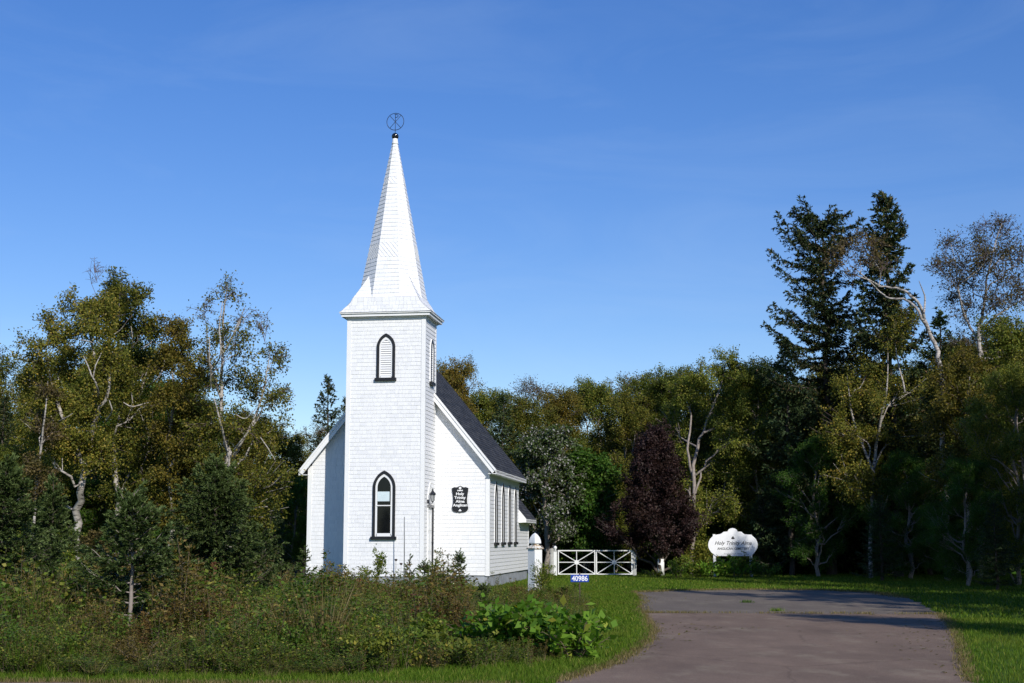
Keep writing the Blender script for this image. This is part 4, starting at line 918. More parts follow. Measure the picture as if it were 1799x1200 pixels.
loc, me = px_tree(46.5, [[(402, 1010, 9), (403, 900, 8), (404, 850, 7.5), (398, 780, 6.5), (388, 720, 4.5), (392, 640, 3.6), (392, 560, 2.8), (400, 500, 1.5)], [(404, 815, 5.5), (425, 775, 4.5), (438, 755, 3.5), (462, 690, 2.4), (474, 620, 1.4)], [(389, 700, 3.8), (368, 640, 2.8), (362, 570, 1.8)], [(392, 620, 3), (415, 580, 2.2), (430, 540, 1.4)], [(371, 680, 2.0, -0.8), (369, 643, 1.8, -1.5), (368, 613, 1.5, -1.7), (368, 592, 0.9, -1.6)], [(380, 640, 1.8, -1.2), (388, 620, 1.8, -1.7), (386, 573, 1.5, -1.7), (391, 530, 0.9, -1.5)], [(377, 700, 1.3, -2.0), (382, 723, 2.0, -2.0), (391, 760, 2.6, -1.6), (400, 793, 3.2, -1.0)], [(412, 790, 2.4, -1.4), (423, 775, 2.2, -1.8), (437, 758, 1.4, -1.9)], [(457, 768, 1.0, -1.8), (468, 783, 1.4, -1.8), (483, 808, 1.2, -1.6)], [(413, 728, 1.0, -1.9), (432, 735, 1.3, -1.9), (450, 717, 0.9, -1.9)], [(403, 840, 2.4, -1.0), (402, 800, 2.6, -1.2), (398, 780, 2.4, -1.3)]],
    [(402, 512, 32, 330), (358, 540, 28, 140), (438, 560, 28, 160), (380, 590, 38, 650), (425, 610, 40, 700), (468, 570, 26, 60), (486, 635, 34, 650), (355, 635, 32, 550), (398, 670, 46, 1300), (450, 690, 44, 1300), (500, 700, 26, 500), (365, 740, 44, 1700), (420, 750, 50, 2200), (480, 760, 46, 1700), (385, 830, 52, 2600), (445, 830, 50, 2600), (500, 830, 40, 1700), (360, 890, 46, 2000), (470, 890, 44, 2000)], (402, 1010), 24, M['birch_leaf'], BR, jy=1.2, subs=11, twigs=6, per=0.72)
put_tree('birch_tree', me, loc, 'half bare birch with forked white trunk and thin twiggy top, just left of the church', 'tree', GL)
loc, me = px_tree(44, [[(58, 1000, 3.6), (62, 870, 3.2), (72, 790, 2.6), (80, 720, 1.8), (84, 670, 1)]], [(84, 690, 24, 500), (60, 740, 26, 500), (92, 760, 26, 500), (50, 820, 28, 600), (84, 850, 28, 600)], (58, 1000), 25, M['brown_leaf'], BR, jy=0.6)
put_tree('birch_tree', me, loc, 'slender young birch with a thin leaning white stem before the broad old birch', 'tree', GL)

# prototypes for the trees further back, all ten metres tall
def proto(seed, leaf, mats, H=10.0, Wd=6.2, base=1.4, n=28, dens=1750, shape='round', stems=1, **kw):
    rng = np.random.default_rng(seed); st = []
    for s in range(stems):
        a = rng.uniform(0, 6.28); o = 0.0 if stems == 1 else 0.5; zz = np.linspace(0, H * 0.9, 7)
        st.append((np.stack([np.cos(a) * o * (zz / H) * 2 + rng.normal(0, 0.12, 7) * (zz > 0.5), np.sin(a) * o * (zz / H) * 2 + rng.normal(0, 0.12, 7) * (zz > 0.5), zz - 0.1 * (zz == 0)], axis=1), np.linspace(0.17 / stems ** 0.5, 0.02, 7)))
    return build_tree(seed, st, crown_lobes(rng, H, Wd, base, n, dens, shape), leaf, mats, **kw)
PR = {
 'olive1': proto(31, M['olive_leaf'], PT, shape='round', stems=2), 'olive2': proto(32, M['olive_leaf'], PT, Wd=5.2, n=26, shape='oval'), 'olive3': proto(33, M['olive_leaf'], PT, Wd=7, n=32, stems=2, shape='round', base=1.2),
 'birch1': proto(34, M['birch_leaf'], BR, Wd=5.0, n=20, shape='oval'), 'birch2': proto(35, M['birch_leaf'], PT, Wd=6, n=28, stems=2), 'amber1': proto(36, M['amber_leaf'], PT, Wd=5.5, n=20),
 'green1': proto(37, M['green_leaf'], PT, Wd=6.5, n=24, base=1.2), 'thin1': proto(38, M['brown_leaf'], BR, Wd=5.0, n=20, dens=330, shape='oval', subs=12, twigs=6),
 'spruce1': spruce(41, 10, 4.0, M['needle'], step=0.42), 'spruce2': spruce(42, 10, 3.4, M['needle'], step=0.40, droop=0.45), 'spruce3': spruce(43, 10, 4.6, M['needle_brown'], step=0.45, gap=0.2)}
def back(px, top, Y, kind, label, w=1.0, cat='tree', group=None, name=None):
    t = at(px, top, Y); s = (t[2]) / 10.0 * 1.0; rz = (px * 0.37) % 6.28
    return put_tree(name or ('spruce_tree' if 'spruce' in kind else 'broadleaf_tree'), PR[kind], (t[0], Y, 0), label, cat, group, rz, (s * w, s * w, s), ('trunk', 'needles' if 'spruce' in kind else 'crown'))
GB = 'trees filling the left background'
back(8, 700, 52, 'spruce3', 'dark spruce at the left edge of the wood, standing behind the slender birch', 1.1, group=GB)
back(-40, 600, 55, 'birch1', 'birch at the very left edge of the picture reaching in with a few twigs', 1.0, group=GB)
back(70, 690, 58, 'olive1', 'olive tree low behind the broad old birch', group=GB)
back(160, 640, 60, 'olive3', 'round olive tree behind the gap left of the tallest tree', group=GB)
back(262, 660, 58, 'green1', 'green tree in the shade behind the amber tinged birch', group=GB)
back(352, 700, 57, 'olive2', 'narrow olive tree behind the gap beside the half bare birch', group=GB)
back(440, 720, 60, 'amber1', 'amber tree low behind the half bare birch', group=GB)
back(500, 760, 56, 'birch2', 'low birch between the half bare birch and the church eave', group=GB)
back(478, 845, 49, 'spruce1', 'small dark spruce close beside the left church corner, in the shadow of the tower', 1.3, group=GB)
back(520, 835, 52, 'green1', 'low dark green tree touching the left church corner', 0.9, group=GB)
back(577, 664, 62, 'spruce3', 'thin spruce rising against the sky just left of the tower', 1.0, group=GB)
back(606, 700, 66, 'spruce3', 'second thinner spruce half hidden by the left edge of the tower', 0.7, group=GB)
back(560, 740, 68, 'thin1', 'sparse brown birch between the thin spruce and the left eave', group=GB)

# ------------------------------------------------------------------ trees behind and right of the church
GM = 'trees behind the church and the gate'
back(775, 690, 80, 'olive1', 'olive tree behind the church roof, hidden up to its crown by the tower', group=GM)
back(800, 630, 70, 'amber1', 'amber tree top showing over the dark roof slope', 0.85, group=GM)
back(850, 685, 74, 'olive2', 'olive tree beyond the roof slope, left of the dark spruce', 1.0, group=GM)
back(884, 690, 66, 'spruce1', 'dark conical spruce standing right of the roof slope', 1.1, group=GM)
back(938, 660, 74, 'thin1', 'thin crowned pale birch rising above its neighbours right of the spruce', 1.0, group=GM)
back(925, 700, 68, 'birch1', 'rusty birch with white limbs below the thin crowned one', 1.0, group=GM)
back(986, 684, 70, 'amber1', 'orange tinted tree above the silvery poplar', 1.0, group=GM)
back(1048, 670, 73, 'olive3', 'broad olive green tree in the middle of the skyline', 1.0, group=GM)
back(1102, 652, 76, 'thin1', 'twiggy half bare tree on the skyline left of the purple tree', 1.05, group=GM)
back(1110, 690, 68, 'birch2', 'rusty olive birch rising behind the purple tree', 0.9, group=GM)
back(1150, 660, 72, 'olive2', 'narrow olive tree on the skyline above the purple tree', 1.0, group=GM)
back(1195, 645, 67, 'olive2', 'yellow green tree right above the purple tree', 0.9, group=GM)
back(1325, 632, 63, 'olive2', 'green birch-like tree close left of the tall dark spruces', 0.9, group=GM)
back(1300, 700, 68, 'olive3', 'rounded olive tree in shade left of the tall spruces', 0.9, group=GM)
back(1380, 600, 60, 'spruce2', 'short dark spruce at the foot of the wide topped spruce', 1.0, group=GM)
loc, me = px_tree(63, [[(1216, 1000, 7), (1218, 880, 6.5), (1222, 800, 5.5), (1240, 745, 4.2), (1262, 690, 3), (1275, 640, 1.6)], [(1220, 850, 5), (1208, 790, 4), (1214, 730, 3), (1196, 680, 2)], [(1236, 760, 3.4), (1268, 745, 2.6), (1290, 700, 2)]],
    [(1272, 640, 30, 1700), (1235, 660, 32, 1900), (1300, 660, 30, 1500), (1200, 690, 30, 1600), (1262, 700, 32, 1700), (1308, 715, 34, 1700), (1180, 740, 32, 1600), (1290, 770, 34, 1700), (1190, 800, 30, 1300), (1260, 820, 36, 1600), (1310, 830, 36, 1600), (1240, 880, 40, 1500), (1295, 890, 40, 1500), (1212, 850, 32, 1500), (1222, 905, 34, 1700), (1205, 955, 34, 1700), (1235, 970, 30, 1300)], (1216, 1000), 26, M['olive_leaf'], PT, jy=1.6, thin=0.52)
put_tree('broadleaf_tree', me, loc, 'spreading olive tree with pale forked trunk between the purple tree and the spruces', 'tree', GM)
# silvery poplar, green maple, purple tree
me = build_tree(51, [([(0, 0, -0.1), (0.05, 0, 2), (-0.1, 0.1, 4), (0.1, 0, 6.3)], [0.12, 0.1, 0.07, 0.02])], crown_lobes(np.random.default_rng(51), 6.6, 4.2, 1.8, 16, 1500, 'round', (0.7, 1.0)), M['silver_leaf'], PT, L=0.10, W=0.085)
q = at(960, 990, 63); put_tree('poplar_tree', me, (q[0], 63, 0), 'poplar with leaves turned silvery white, right of the church roof')
me = build_tree(52, [([(0, 0, -0.1), (0.05, 0, 1.5), (-0.1, 0.1, 3), (0.1, 0, 5.4)], [0.11, 0.09, 0.06, 0.02])], crown_lobes(np.random.default_rng(52), 5.7, 4.6, 0.7, 18, 1500, 'round', (0.7, 1.05)), M['green_leaf'], PT, L=0.13, W=0.11)
q = at(1028, 990, 64.5); put_tree('maple_tree', me, (q[0], 64.5, 0), 'fresh green low maple behind the left leaf of the gate')
q = gp(1161, 1011); Yp = 60.0; H = at(1150, 750, Yp)[2]
lob = []; prng = np.random.default_rng(53)
for i in range(30):
    f = (i + 0.5) / 30; z = 1.3 + (H - 1.6) * f; rad = 2.65 * min(1.0, 0.78 + 1.6 * f) * (1 - f) ** 0.85 * prng.uniform(0.5, 1.0); a = i * 2.4; rl = prng.uniform(0.5, 0.75)
    lob.append(((rad * math.cos(a) - 0.15, rad * math.sin(a), z), (rl, rl, rl), int(2700 * rl * rl)))
me = build_tree(53, [([(0, 0, -0.1), (0, 0, 0.8), (0.03, 0, 1.0), (-0.1, 0, 2.5), (-0.2, 0, 4.5), (-0.25, 0, H - 0.4)], [0.12, 0.11, 0.10, 0.08, 0.05, 0.015])], lob, M['purple_leaf'], [M['bark'], M['twig']], L=0.085, W=0.07)
pt = put_tree('plum_tree', me, (at(1161, 1000, Yp)[0], Yp, 0), 'dark purple leaved pointed tree right of the gate with white painted trunk foot')
g = G(); g.smooth = True; g.tube([(0, 0, -0.05), (0, 0, 0.4), (0.01, 0, 0.72)], [0.155, 0.15, 0.145], 14); g.build('painted_trunk_foot', M['gate_white'], pt)
me = shrub(54, 2.6, 2.0, M['purple_leaf'], 2600, 0.08, 0.06, stems=12); q = at(940, 990, 64); put_tree('shrub', me, (q[0], 64, 0), 'dark reddish shrub tree behind the rear end of the church', 'shrub', parts=('stems', 'foliage'))

# ------------------------------------------------------------------ the tall group on the right
GR = 'trees of the dark wood on the right'
Y1 = 60.5; t1 = at(1446, 372, Y1); H1 = t1[2]
def sk(a, t):   # long boughs to the left, gaps on the right
    return (1.25 if math.cos(a) < -0.3 else 0.85) * (1.0 if math.sin(a * 3 + t * 17) > -0.55 else 0.55)
ex = []
for (x, y, L) in ((1386, 372, 1.9), (1392, 366, 1.5), (1420, 378, 1.0), (1352, 440, 2.2), (1360, 468, 2.0), (1496, 384, 1.4), (1505, 395, 1.2), (1380, 512, 1.6), (1366, 590, 1.8), (1475, 372, 0.8), (1520, 470, 1.5), (1532, 525, 1.6), (1535, 600, 1.6), (1352, 545, 1.8), (1362, 640, 1.8)):
    e_ = at(x + 10, y, Y1) - np.array([at(1460, 900, Y1)[0], Y1, 0]); s_ = np.array([0.02, 0, e_[2] - 0.32 * abs(e_[0]) - 0.1]); d_ = e_ - s_; ex.append((s_ + d_ * 0.12, d_, np.linalg.norm(d_)))
me = spruce(61, H1 - 0.5, 5.6, M['needle_brown'], step=0.55, per=7, base=0.13, prof=lambda t: 0.35 + 0.75 * (math.sin(min(1, t * 1.15 + 0.12) * math.pi)) ** 0.8 if t < 0.86 else 0.7 - 0.3 * (t - 0.86) / 0.14, skew=sk, gap=0.24, twig_len=0.46, tuft=(0.15, 0.06), ntw=17, ntuft=15, droop=0.42, up=0.22, tr=0.015, extra=ex)
put_tree('spruce_tree', me, (at(1460, 900, Y1)[0], Y1, 0), 'tall ragged spruce with wide upswept top boughs reaching left over the sky', 'tree', GR, parts=('trunk', 'needles'))
Y2 = 58.0; H2 = at(1577, 322, Y2)[2]
me = spruce(62, H2 - 0.5, 3.1, M['needle_brown'], step=0.58, per=6, base=0.13, prof=lambda t: 1.1 if t < 0.6 else 0.95 - 2.1 * max(0, t - 0.68), skew=lambda a, t: 1.0 if math.sin(a * 2 + t * 23) > -0.4 else 0.6, gap=0.22, twig_len=0.46, tuft=(0.17, 0.075), ntw=16, ntuft=15, droop=0.38, up=0.3, tr=0.013)
put_tree('spruce_tree', me, (at(1577, 900, Y2)[0], Y2, 0), 'tallest spruce, a narrow dark column with a brownish tip', 'tree', GR, parts=('trunk', 'needles'))
def z7(x, y): return (1250 + x / 2.4, 300 + y / 2.4)
st = [[(1664, 1010, 5.6), (1660, 860, 5.2), (*z7(968, 985), 5.0), (*z7(968, 840), 4.6), (*z7(945, 745), 4.3), (*z7(912, 670), 4.0), (*z7(895, 610), 3.4), (*z7(855, 540), 2.9), (*z7(800, 502), 2.4), (*z7(715, 487), 1.9), (*z7(650, 455), 1.4), (*z7(560, 430), 0.9)],
      [(*z7(914, 668), 3.2), (*z7(860, 575), 2.6), (*z7(810, 542), 2.2), (*z7(750, 537), 1.8), (*z7(705, 505), 1.5), (*z7(650, 450), 1.2), (*z7(585, 398), 0.8)],
      [(*z7(895, 600), 2.2), (*z7(902, 540), 1.7), (*z7(875, 465), 1.0)], [(*z7(705, 490), 1.4), (*z7(712, 430), 1.0), (*z7(680, 370), 0.8)]]
lb = [(*z7(560, 320), 30, 420), (*z7(640, 300), 30, 420), (*z7(700, 330), 28, 320), (*z7(520, 380), 30, 380), (*z7(640, 380), 26, 180), (*z7(740, 390), 26, 150), (*z7(590, 430), 22, 160)]
loc, me = px_tree(54.0, st, lb, (1664, 1010), 63, M['brown_leaf'], BR, jy=0.5, thin=0.9, per=0.62, subs=10, twigs=5)
put_tree('birch_tree', me, loc, 'leaning white birch with a bare curved trunk arching left before the spruces', 'tree', GR)
st = [[(1722, 1010, 6), (1722, 800, 5.5), (*z7(1130, 700), 5), (*z7(1132, 640), 4.2), (*z7(1152, 555), 3.2), (*z7(1158, 470), 2.5), (*z7(1175, 390), 1.8), (*z7(1200, 290), 1.2), (*z7(1225, 220), 0.7)],
      [(*z7(1125, 720), 3.6), (*z7(1080, 640), 3.0), (*z7(1052, 560), 2.4), (*z7(1040, 480), 1.8), (*z7(1030, 400), 1.2), (*z7(1010, 310), 0.8)], [(*z7(1140, 668), 3), (*z7(1220, 600), 2.2), (*z7(1330, 530), 1.6)]]
lb = [(*z7(1215, 215), 26, 230), (*z7(1150, 230), 24, 60), (*z7(1255, 250), 24, 250), (*z7(1090, 300), 34, 620), (*z7(1010, 290), 30, 420), (*z7(1180, 330), 36, 900), (*z7(1270, 330), 34, 800), (*z7(1060, 370), 34, 620), (*z7(1140, 400), 36, 800), (*z7(1230, 410), 36, 600), (*z7(985, 370), 26, 350), (*z7(1010, 450), 30, 420), (*z7(1090, 480), 32, 380), (*z7(1200, 500), 32, 400), (*z7(1290, 480), 32, 420), (1650, 470, 28, 350), (1668, 520, 28, 400), (1700, 545, 32, 650), (1750, 540, 34, 700), (1792, 520, 34, 700), (1690, 595, 34, 1000), (1740, 600, 36, 1100), (1788, 585, 36, 1000), (1795, 450, 32, 500)]
loc, me = px_tree(56.5, st, lb, (1722, 1010), 64, M['brown_leaf'], BR, jy=1.2, subs=12, twigs=7, per=0.55)
put_tree('birch_tree', me, loc, 'many stemmed white birch with thinning brown leaves at the upper right', 'tree', GR)
loc, me = px_tree(56.0, [[(1530, 1010, 5), (1532, 880, 4.6), (1540, 780, 3.6), (1556, 700, 2.6), (1560, 620, 1.4)], [(1535, 830, 3.4), (1500, 740, 2.6), (1488, 660, 1.4)], [(1590, 690, 2.2), (1575, 620, 1.6), (1570, 570, 1.0)]],
    [(1560, 600, 34, 900), (1590, 560, 28, 600), (1520, 650, 38, 1300), (1480, 690, 38, 1500), (1540, 700, 40, 1700), (1600, 690, 40, 1500), (1460, 750, 40, 1700), (1515, 770, 44, 2000), (1580, 770, 44, 1900), (1480, 830, 46, 1800), (1550, 850, 46, 1800), (1610, 840, 44, 1600)], (1530, 1010), 65, M['birch_leaf'], BR, jy=1.4)
put_tree('birch_tree', me, loc, 'brown olive birch clump in front of the two tallest spruces', 'tree', GR)
loc, me = px_tree(51, [[(1700, 1010, 5), (1702, 850, 4.4), (1696, 740, 3.4), (1704, 660, 1.6)], [(1700, 800, 3), (1740, 720, 2)], [(1698, 800, 3), (1660, 700, 2)]],
    [(1700, 625, 34, 1600), (1660, 660, 36, 1600), (1735, 650, 34, 1500), (1690, 700, 42, 2000), (1650, 740, 40, 1600), (1740, 720, 40, 1700), (1700, 780, 44, 1800), (1650, 820, 42, 1500), (1750, 800, 40, 1500), (1700, 870, 44, 1500)], (1700, 1010), 66, M['amber_leaf'], BR, jy=1.4)
put_tree('birch_tree', me, loc, 'yellowing olive tree right of the leaning birch trunk', 'tree', GR)
back(1795, 555, 52, 'olive1', 'golden olive tree cut off by the right edge of the picture', 1.0, group=GR)
back(1770, 640, 47, 'olive3', 'shaded olive tree low at the right edge', 0.8, group=GR)
back(1620, 700, 60, 'spruce1', 'dark spruce filling the gap behind the leaning birch', 1.3, group=GR)
back(1510, 560, 62, 'spruce3', 'shadowy spruce between the ragged spruce and the tallest spruce', 0.9, group=GR)
back(1650, 545, 63, 'spruce1', 'dark spruce showing right of the tallest spruce, below the bare birch limbs', 1.15, group=GR)
back(1378, 690, 64, 'birch2', 'shaded birch at the left foot of the ragged spruce', 0.9, group=GR)
back(1430, 760, 58, 'green1', 'dark green tree low beneath the ragged spruce', 0.9, group=GR)
back(1590, 790, 55, 'green1', 'dark green tree low in the middle of the shaded wood', 1.1, group=GR)
back(1690, 800, 46, 'green1', 'leafy dark green tree in the deep shade near the right edge', 1.0, group=GR)
back(1545, 870, 52, 'spruce1', 'low bushy spruce in the deep shade of the wood', 1.6, group=GR)
back(1260, 800, 66, 'green1', 'dark green tree behind the white cemetery sign', 1.0, group=GR)
back(1340, 860, 61, 'spruce1', 'low bushy spruce in shade right of the cemetery sign', 1.8, group=GR)
back(1745, 880, 42, 'spruce1', 'low dark spruce bush in the shaded right corner of the lawn', 1.6, group=GR)
for (px, top, Y, kind, lab, w) in ((1290, 650, 72, 'olive1', 'olive tree on the skyline left of the spruces, behind the spreading one', 0.9), (1235, 700, 75, 'birch1', 'olive birch deep in the wood above the cemetery sign', 1.1), (1405, 690, 66, 'olive3', 'broad olive tree behind the trunk of the ragged spruce', 1.0),
    (1480, 640, 68, 'birch2', 'olive birch in the gap between the two tall spruces', 1.0), (1640, 640, 66, 'olive3', 'broad olive tree deep in the wood behind the leaning birch', 1.0), (1690, 600, 64, 'olive2', 'olive tree right of the dark spruce, behind the many stemmed birch', 1.1), (1740, 610, 60, 'birch2', 'olive birch filling the gap under the many stemmed birch', 1.1), (1800, 620, 58, 'olive3', 'broad dark tree behind the golden one at the right edge', 1.1),
    (1560, 760, 62, 'olive1', 'round olive tree low behind the brown olive birch clump', 1.2), (1450, 860, 64, 'green1', 'leafy bush-like tree at the foot of the ragged spruce', 1.6), (1660, 880, 52, 'green1', 'low green tree at the foot of the leaning birch', 1.6), (1310, 880, 66, 'green1', 'low green tree right behind the cemetery sign', 1.6), (1190, 860, 66, 'green1', 'low green tree between the purple tree and the cemetery sign', 1.5), (1080, 820, 67, 'olive1', 'low olive tree behind the right leaf of the gate', 1.3), (1010, 760, 70, 'olive1', 'olive tree standing behind the fresh green maple', 1.0), (910, 800, 70, 'birch2', 'rusty tree low behind the end of the church roof', 1.2)):
    back(px, top, Y, kind, lab, w, group=GM if px < 1400 else GR)
for (px, top, Y, kind, lab, w) in ((30, 780, 50, 'olive1', 'low olive tree at the left edge behind the slender birch', 1.3), (110, 830, 52, 'green1', 'low green tree behind the white trunk of the broad old birch', 1.5), (180, 800, 54, 'birch2', 'low olive birch right of the broad old birch trunk', 1.3), (250, 830, 53, 'green1', 'low green tree below the tallest tree', 1.4), (330, 830, 54, 'olive1', 'low olive tree below the amber tinged birch', 1.3), (430, 850, 52, 'green1', 'low green tree behind the trunk of the half bare birch', 1.4), (90, 640, 63, 'birch1', 'olive birch behind the crown of the broad old birch', 1.1), (220, 600, 62, 'olive3', 'broad olive tree deep behind the tallest tree', 0.9), (305, 680, 63, 'birch1', 'olive birch deep behind the amber tinged birch', 1.2), (400, 740, 64, 'olive3', 'broad olive tree deep behind the half bare birch', 1.0)):
    back(px, top, Y, kind, lab, w, group=GB)
# trees beside the driveway, out of the picture to the right: they throw the shade on it
GS = 'driveway trees outside the picture'
for (x, y, h, kind, w, lab) in ((13.0, 14.0, 9.5, 'birch1', 0.75, 'first tree'), (14.5, 21.5, 14.5, 'spruce3', 0.8, 'tall spruce'), (16.0, 26.5, 10.5, 'olive1', 1.0, 'round olive tree'), (16.9, 33.0, 19.0, 'spruce2', 0.7, 'tallest slim spruce'), (18.6, 38.5, 13.6, 'birch2', 0.8, 'tall birch'),
    (21.5, 43.5, 10.5, 'olive3', 0.9, 'broad olive tree'), (18.5, 21.0, 12.0, 'olive2', 1.0, 'second row olive tree'), (23.0, 31.0, 13.0, 'olive3', 1.0, 'second row broad tree'), (26.0, 39.0, 12.0, 'birch2', 1.1, 'second row birch'), (24.5, 48.0, 9.5, 'olive1', 1.1, 'tree near the wood')):
    s = h / 10.0; put_tree('spruce_tree' if 'spruce' in kind else 'broadleaf_tree', PR[kind], (x, y, 0), lab + ' right of the driveway outside the picture, casting shade', 'tree', GS, x * 1.7, (s * w, s * w, s), ('trunk', 'needles' if 'spruce' in kind else 'crown'))

# the deep wood behind everything reads as one mass
rng = np.random.default_rng(70); n = 300000
X = rng.uniform(-60, 60, n); Yd = rng.uniform(76, 88, n); hmax = 5.8 + 1.0 * np.sin(X * 0.5) + 0.8 * np.sin(X * 1.3 + 1) + np.where(X > 14, 3.5, 0) + np.where(X < -16, 1.0, 0); Z = hmax * rng.uniform(0.0, 1.0, n) ** 0.8
m_ = 40000; X = np.concatenate([X, rng.uniform(11, 34, m_)]); Yd = np.concatenate([Yd, rng.uniform(63, 68, m_)]); Z = np.concatenate([Z, 1.7 * rng.uniform(0, 1, m_) * (1 + 0.3 * np.sin(X[-m_:] * 1.7))]); n += m_
V, Q = leaf_arrays(np.stack([X, Yd, Z], 1), rng.normal(0, 1, (n, 3)), rng.normal(0, 0.7, (n, 3)) + np.array([0, -0.3, 0.6]), rng.uniform(0.25, 0.55, n), rng.uniform(0.2, 0.4, n))
tagit(link('forest_understorey', np_mesh('forest_understorey', V, quads=Q, mats=[M['green_leaf']])), 'dark leafy undergrowth of the wood behind the trees', 'undergrowth', kind='stuff')

# ------------------------------------------------------------------ young spruces and shrubs in front of the church
def near_spruce(seed, px, top, Y, W, label, needle='blue_needle', **kw):
    t = at(px, top, Y); args = dict(step=0.28, base=0.06, prof=lambda u: (1 - u) ** 0.92 * 1.02 + 0.02, twig_len=0.22, tuft=(0.062, 0.016), ntw=26, ntuft=52, droop=0.06, up=0.30, tr=0.018, per=12, gap=0.05, bare=0.06, twmat=True, flat=0.22, nz=0.34); args.update(kw)
    me = spruce(seed, t[2], W, M[needle], tip=M['needle_tip'], **args); return put_tree('young_spruce', me, (t[0], Y, 0), label, 'young spruce', 'young spruces in the weeds', parts=('trunk', 'needles'))
near_spruce(81, 237, 866, 20.2, 2.1, 'young spruce with bare lower trunk and dead side twigs showing', base=0.16, bark='pale_twig', gap=0.1, skew=lambda a, t: (0.0 if (math.sin(a) < 0.15 and t < 0.38) else 1.0) * (0.75 if math.sin(a) < -0.4 else 1.0), extra=[((0, 0, 0.75), (-1, -0.3, 0.35), 0.75), ((0, 0, 0.6), (1, -0.2, 0.1), 0.5), ((0, 0, 0.95), (0.9, -0.4, 0.3), 0.55)])
near_spruce(82, 380, 820, 27.0, 2.75, 'densest young spruce, broad and blue green, midway between the left edge and the church', base=0.10, per=14, prof=lambda u: 1.08 * (1 - u) ** 0.8 + 0.02)
near_spruce(83, 10, 815, 24.0, 2.8, 'blue green young spruce cut off by the left edge', base=0.08)
near_spruce(84, 95, 850, 29.0, 1.7, 'pale young spruce between the one at the left edge and the bare trunked one', base=0.1)
ts = dict(twig_len=0.15, ntw=14, ntuft=26, step=0.13, tuft=(0.045, 0.016), per=5, tr=0.016, base=0.05)
near_spruce(85, 535, 962, 31.0, 0.8, 'knee high spruce before the left corner of the church', **ts)
near_spruce(86, 807, 968, 33.0, 0.75, 'bushy spruce sapling in front of the church name board', **ts)
near_spruce(87, 746, 985, 34.0, 0.7, 'spruce sapling below the side door of the tower', **ts)
near_spruce(88, 720, 976, 34.5, 0.45, 'thin straggly spruce sapling before the right half of the tower', **dict(ts, gap=0.45))
near_spruce(89, 765, 982, 35.0, 0.5, 'slim spruce sapling right of the tower door', **dict(ts, gap=0.4))
near_spruce(90, 850, 1032, 27.0, 0.8, 'low spruce sapling among weeds under the right church corner', **dict(ts))
SH = 'shrubs in the weeds before the church and the left wood'
def put_shrub(seed, px, top, Y, W, leaf, n, L, Wl, label, name='shrub', **kw):
    t = at(px, top, Y); me = shrub(seed, t[2], W, M[leaf], int(n * 1.7), L, Wl, **kw); return put_tree(name, me, (t[0], Y, 0), label, 'shrub', SH, parts=('stems', 'foliage'))
put_shrub(101, 60, 905, 33, 3.4, 'weed_green', 5200, 0.06, 0.042, 'olive leafy shrub behind the spruces at the far left')
put_shrub(102, 150, 915, 31, 3.0, 'brown_leaf', 4200, 0.06, 0.042, 'brownish shrub at the foot of the broad old birch', bark='twig')
put_shrub(103, 215, 890, 36, 3.2, 'weed_bright', 4200, 0.09, 0.06, 'bright green bush below the tallest tree')
put_shrub(104, 290, 905, 35, 3.0, 'olive_leaf', 4800, 0.06, 0.045, 'olive shrub between the bare trunked spruce and the densest spruce')
put_shrub(105, 120, 970, 24, 2.4, 'weed_green', 3600, 0.045, 0.03, 'shrub left of the bare trunked spruce')
put_shrub(106, 60, 1010, 22, 2.0, 'weed_brown', 2600, 0.045, 0.028, 'rusty brown shrub in the weeds at the left')
put_shrub(107, 455, 962, 33, 1.6, 'blue_needle', 2600, 0.05, 0.02, 'greyish green bush right of the densest spruce')
put_shrub(108, 478, 975, 31, 1.0, 'weed_brown', 1000, 0.06, 0.02, 'brown dried bush between the densest spruce and the church', vert=1.2)
put_shrub(109, 572, 1020, 31, 1.7, 'weed_green', 2000, 0.05, 0.03, 'green bush in front of the dark tower shadow')
put_shrub(110, 615, 1014, 32, 1.5, 'brown_leaf', 1700, 0.05, 0.03, 'dark bush before the left edge of the tower', bark='twig')
put_shrub(111, 660, 962, 35.5, 0.9, 'weed_green', 520, 0.065, 0.04, 'tall thin leafy sprig standing before the tower window', stems=4, r0=0.008, lowleaf=0.35, vert=1.4)
put_shrub(112, 645, 1014, 34, 1.3, 'weed_green', 1500, 0.05, 0.03, 'low dark bush at the foot of the tower window')
put_shrub(113, 768, 1022, 29, 1.9, 'weed_brown', 2400, 0.04, 0.018, 'dusty brown bush in front of the tower door', bark='twig', vert=1.1)
put_shrub(114, 815, 1012, 31.5, 1.2, 'weed_green', 1500, 0.045, 0.022, 'dark green bush in front of the name board')
put_shrub(115, 950, 980, 38.5, 0.9, 'weed_green', 900, 0.06, 0.03, 'leafy weed climbing beside the white entrance post', vert=1.3)
put_shrub(116, 925, 1030, 36, 1.4, 'weed_brown', 1100, 0.05, 0.025, 'rusty weed clump at the foot of the entrance post')
put_shrub(117, 978, 1028, 34.5, 1.5, 'weed_green', 1600, 0.05, 0.025, 'green weed clump left of the house number')
put_shrub(118, 890, 1032, 33, 1.6, 'weed_green', 1700, 0.05, 0.025, 'green weed clump below the side windows')
put_shrub(119, 700, 1040, 26, 1.6, 'weed_red', 900, 0.04, 0.02, 'reddish brown weed clump in the middle of the weeds', vert=1.1)
put_shrub(120, 350, 1040, 22, 1.6, 'weed_brown', 1500, 0.04, 0.016, 'rust coloured weed clump right of the bare trunked spruce', vert=1.1)
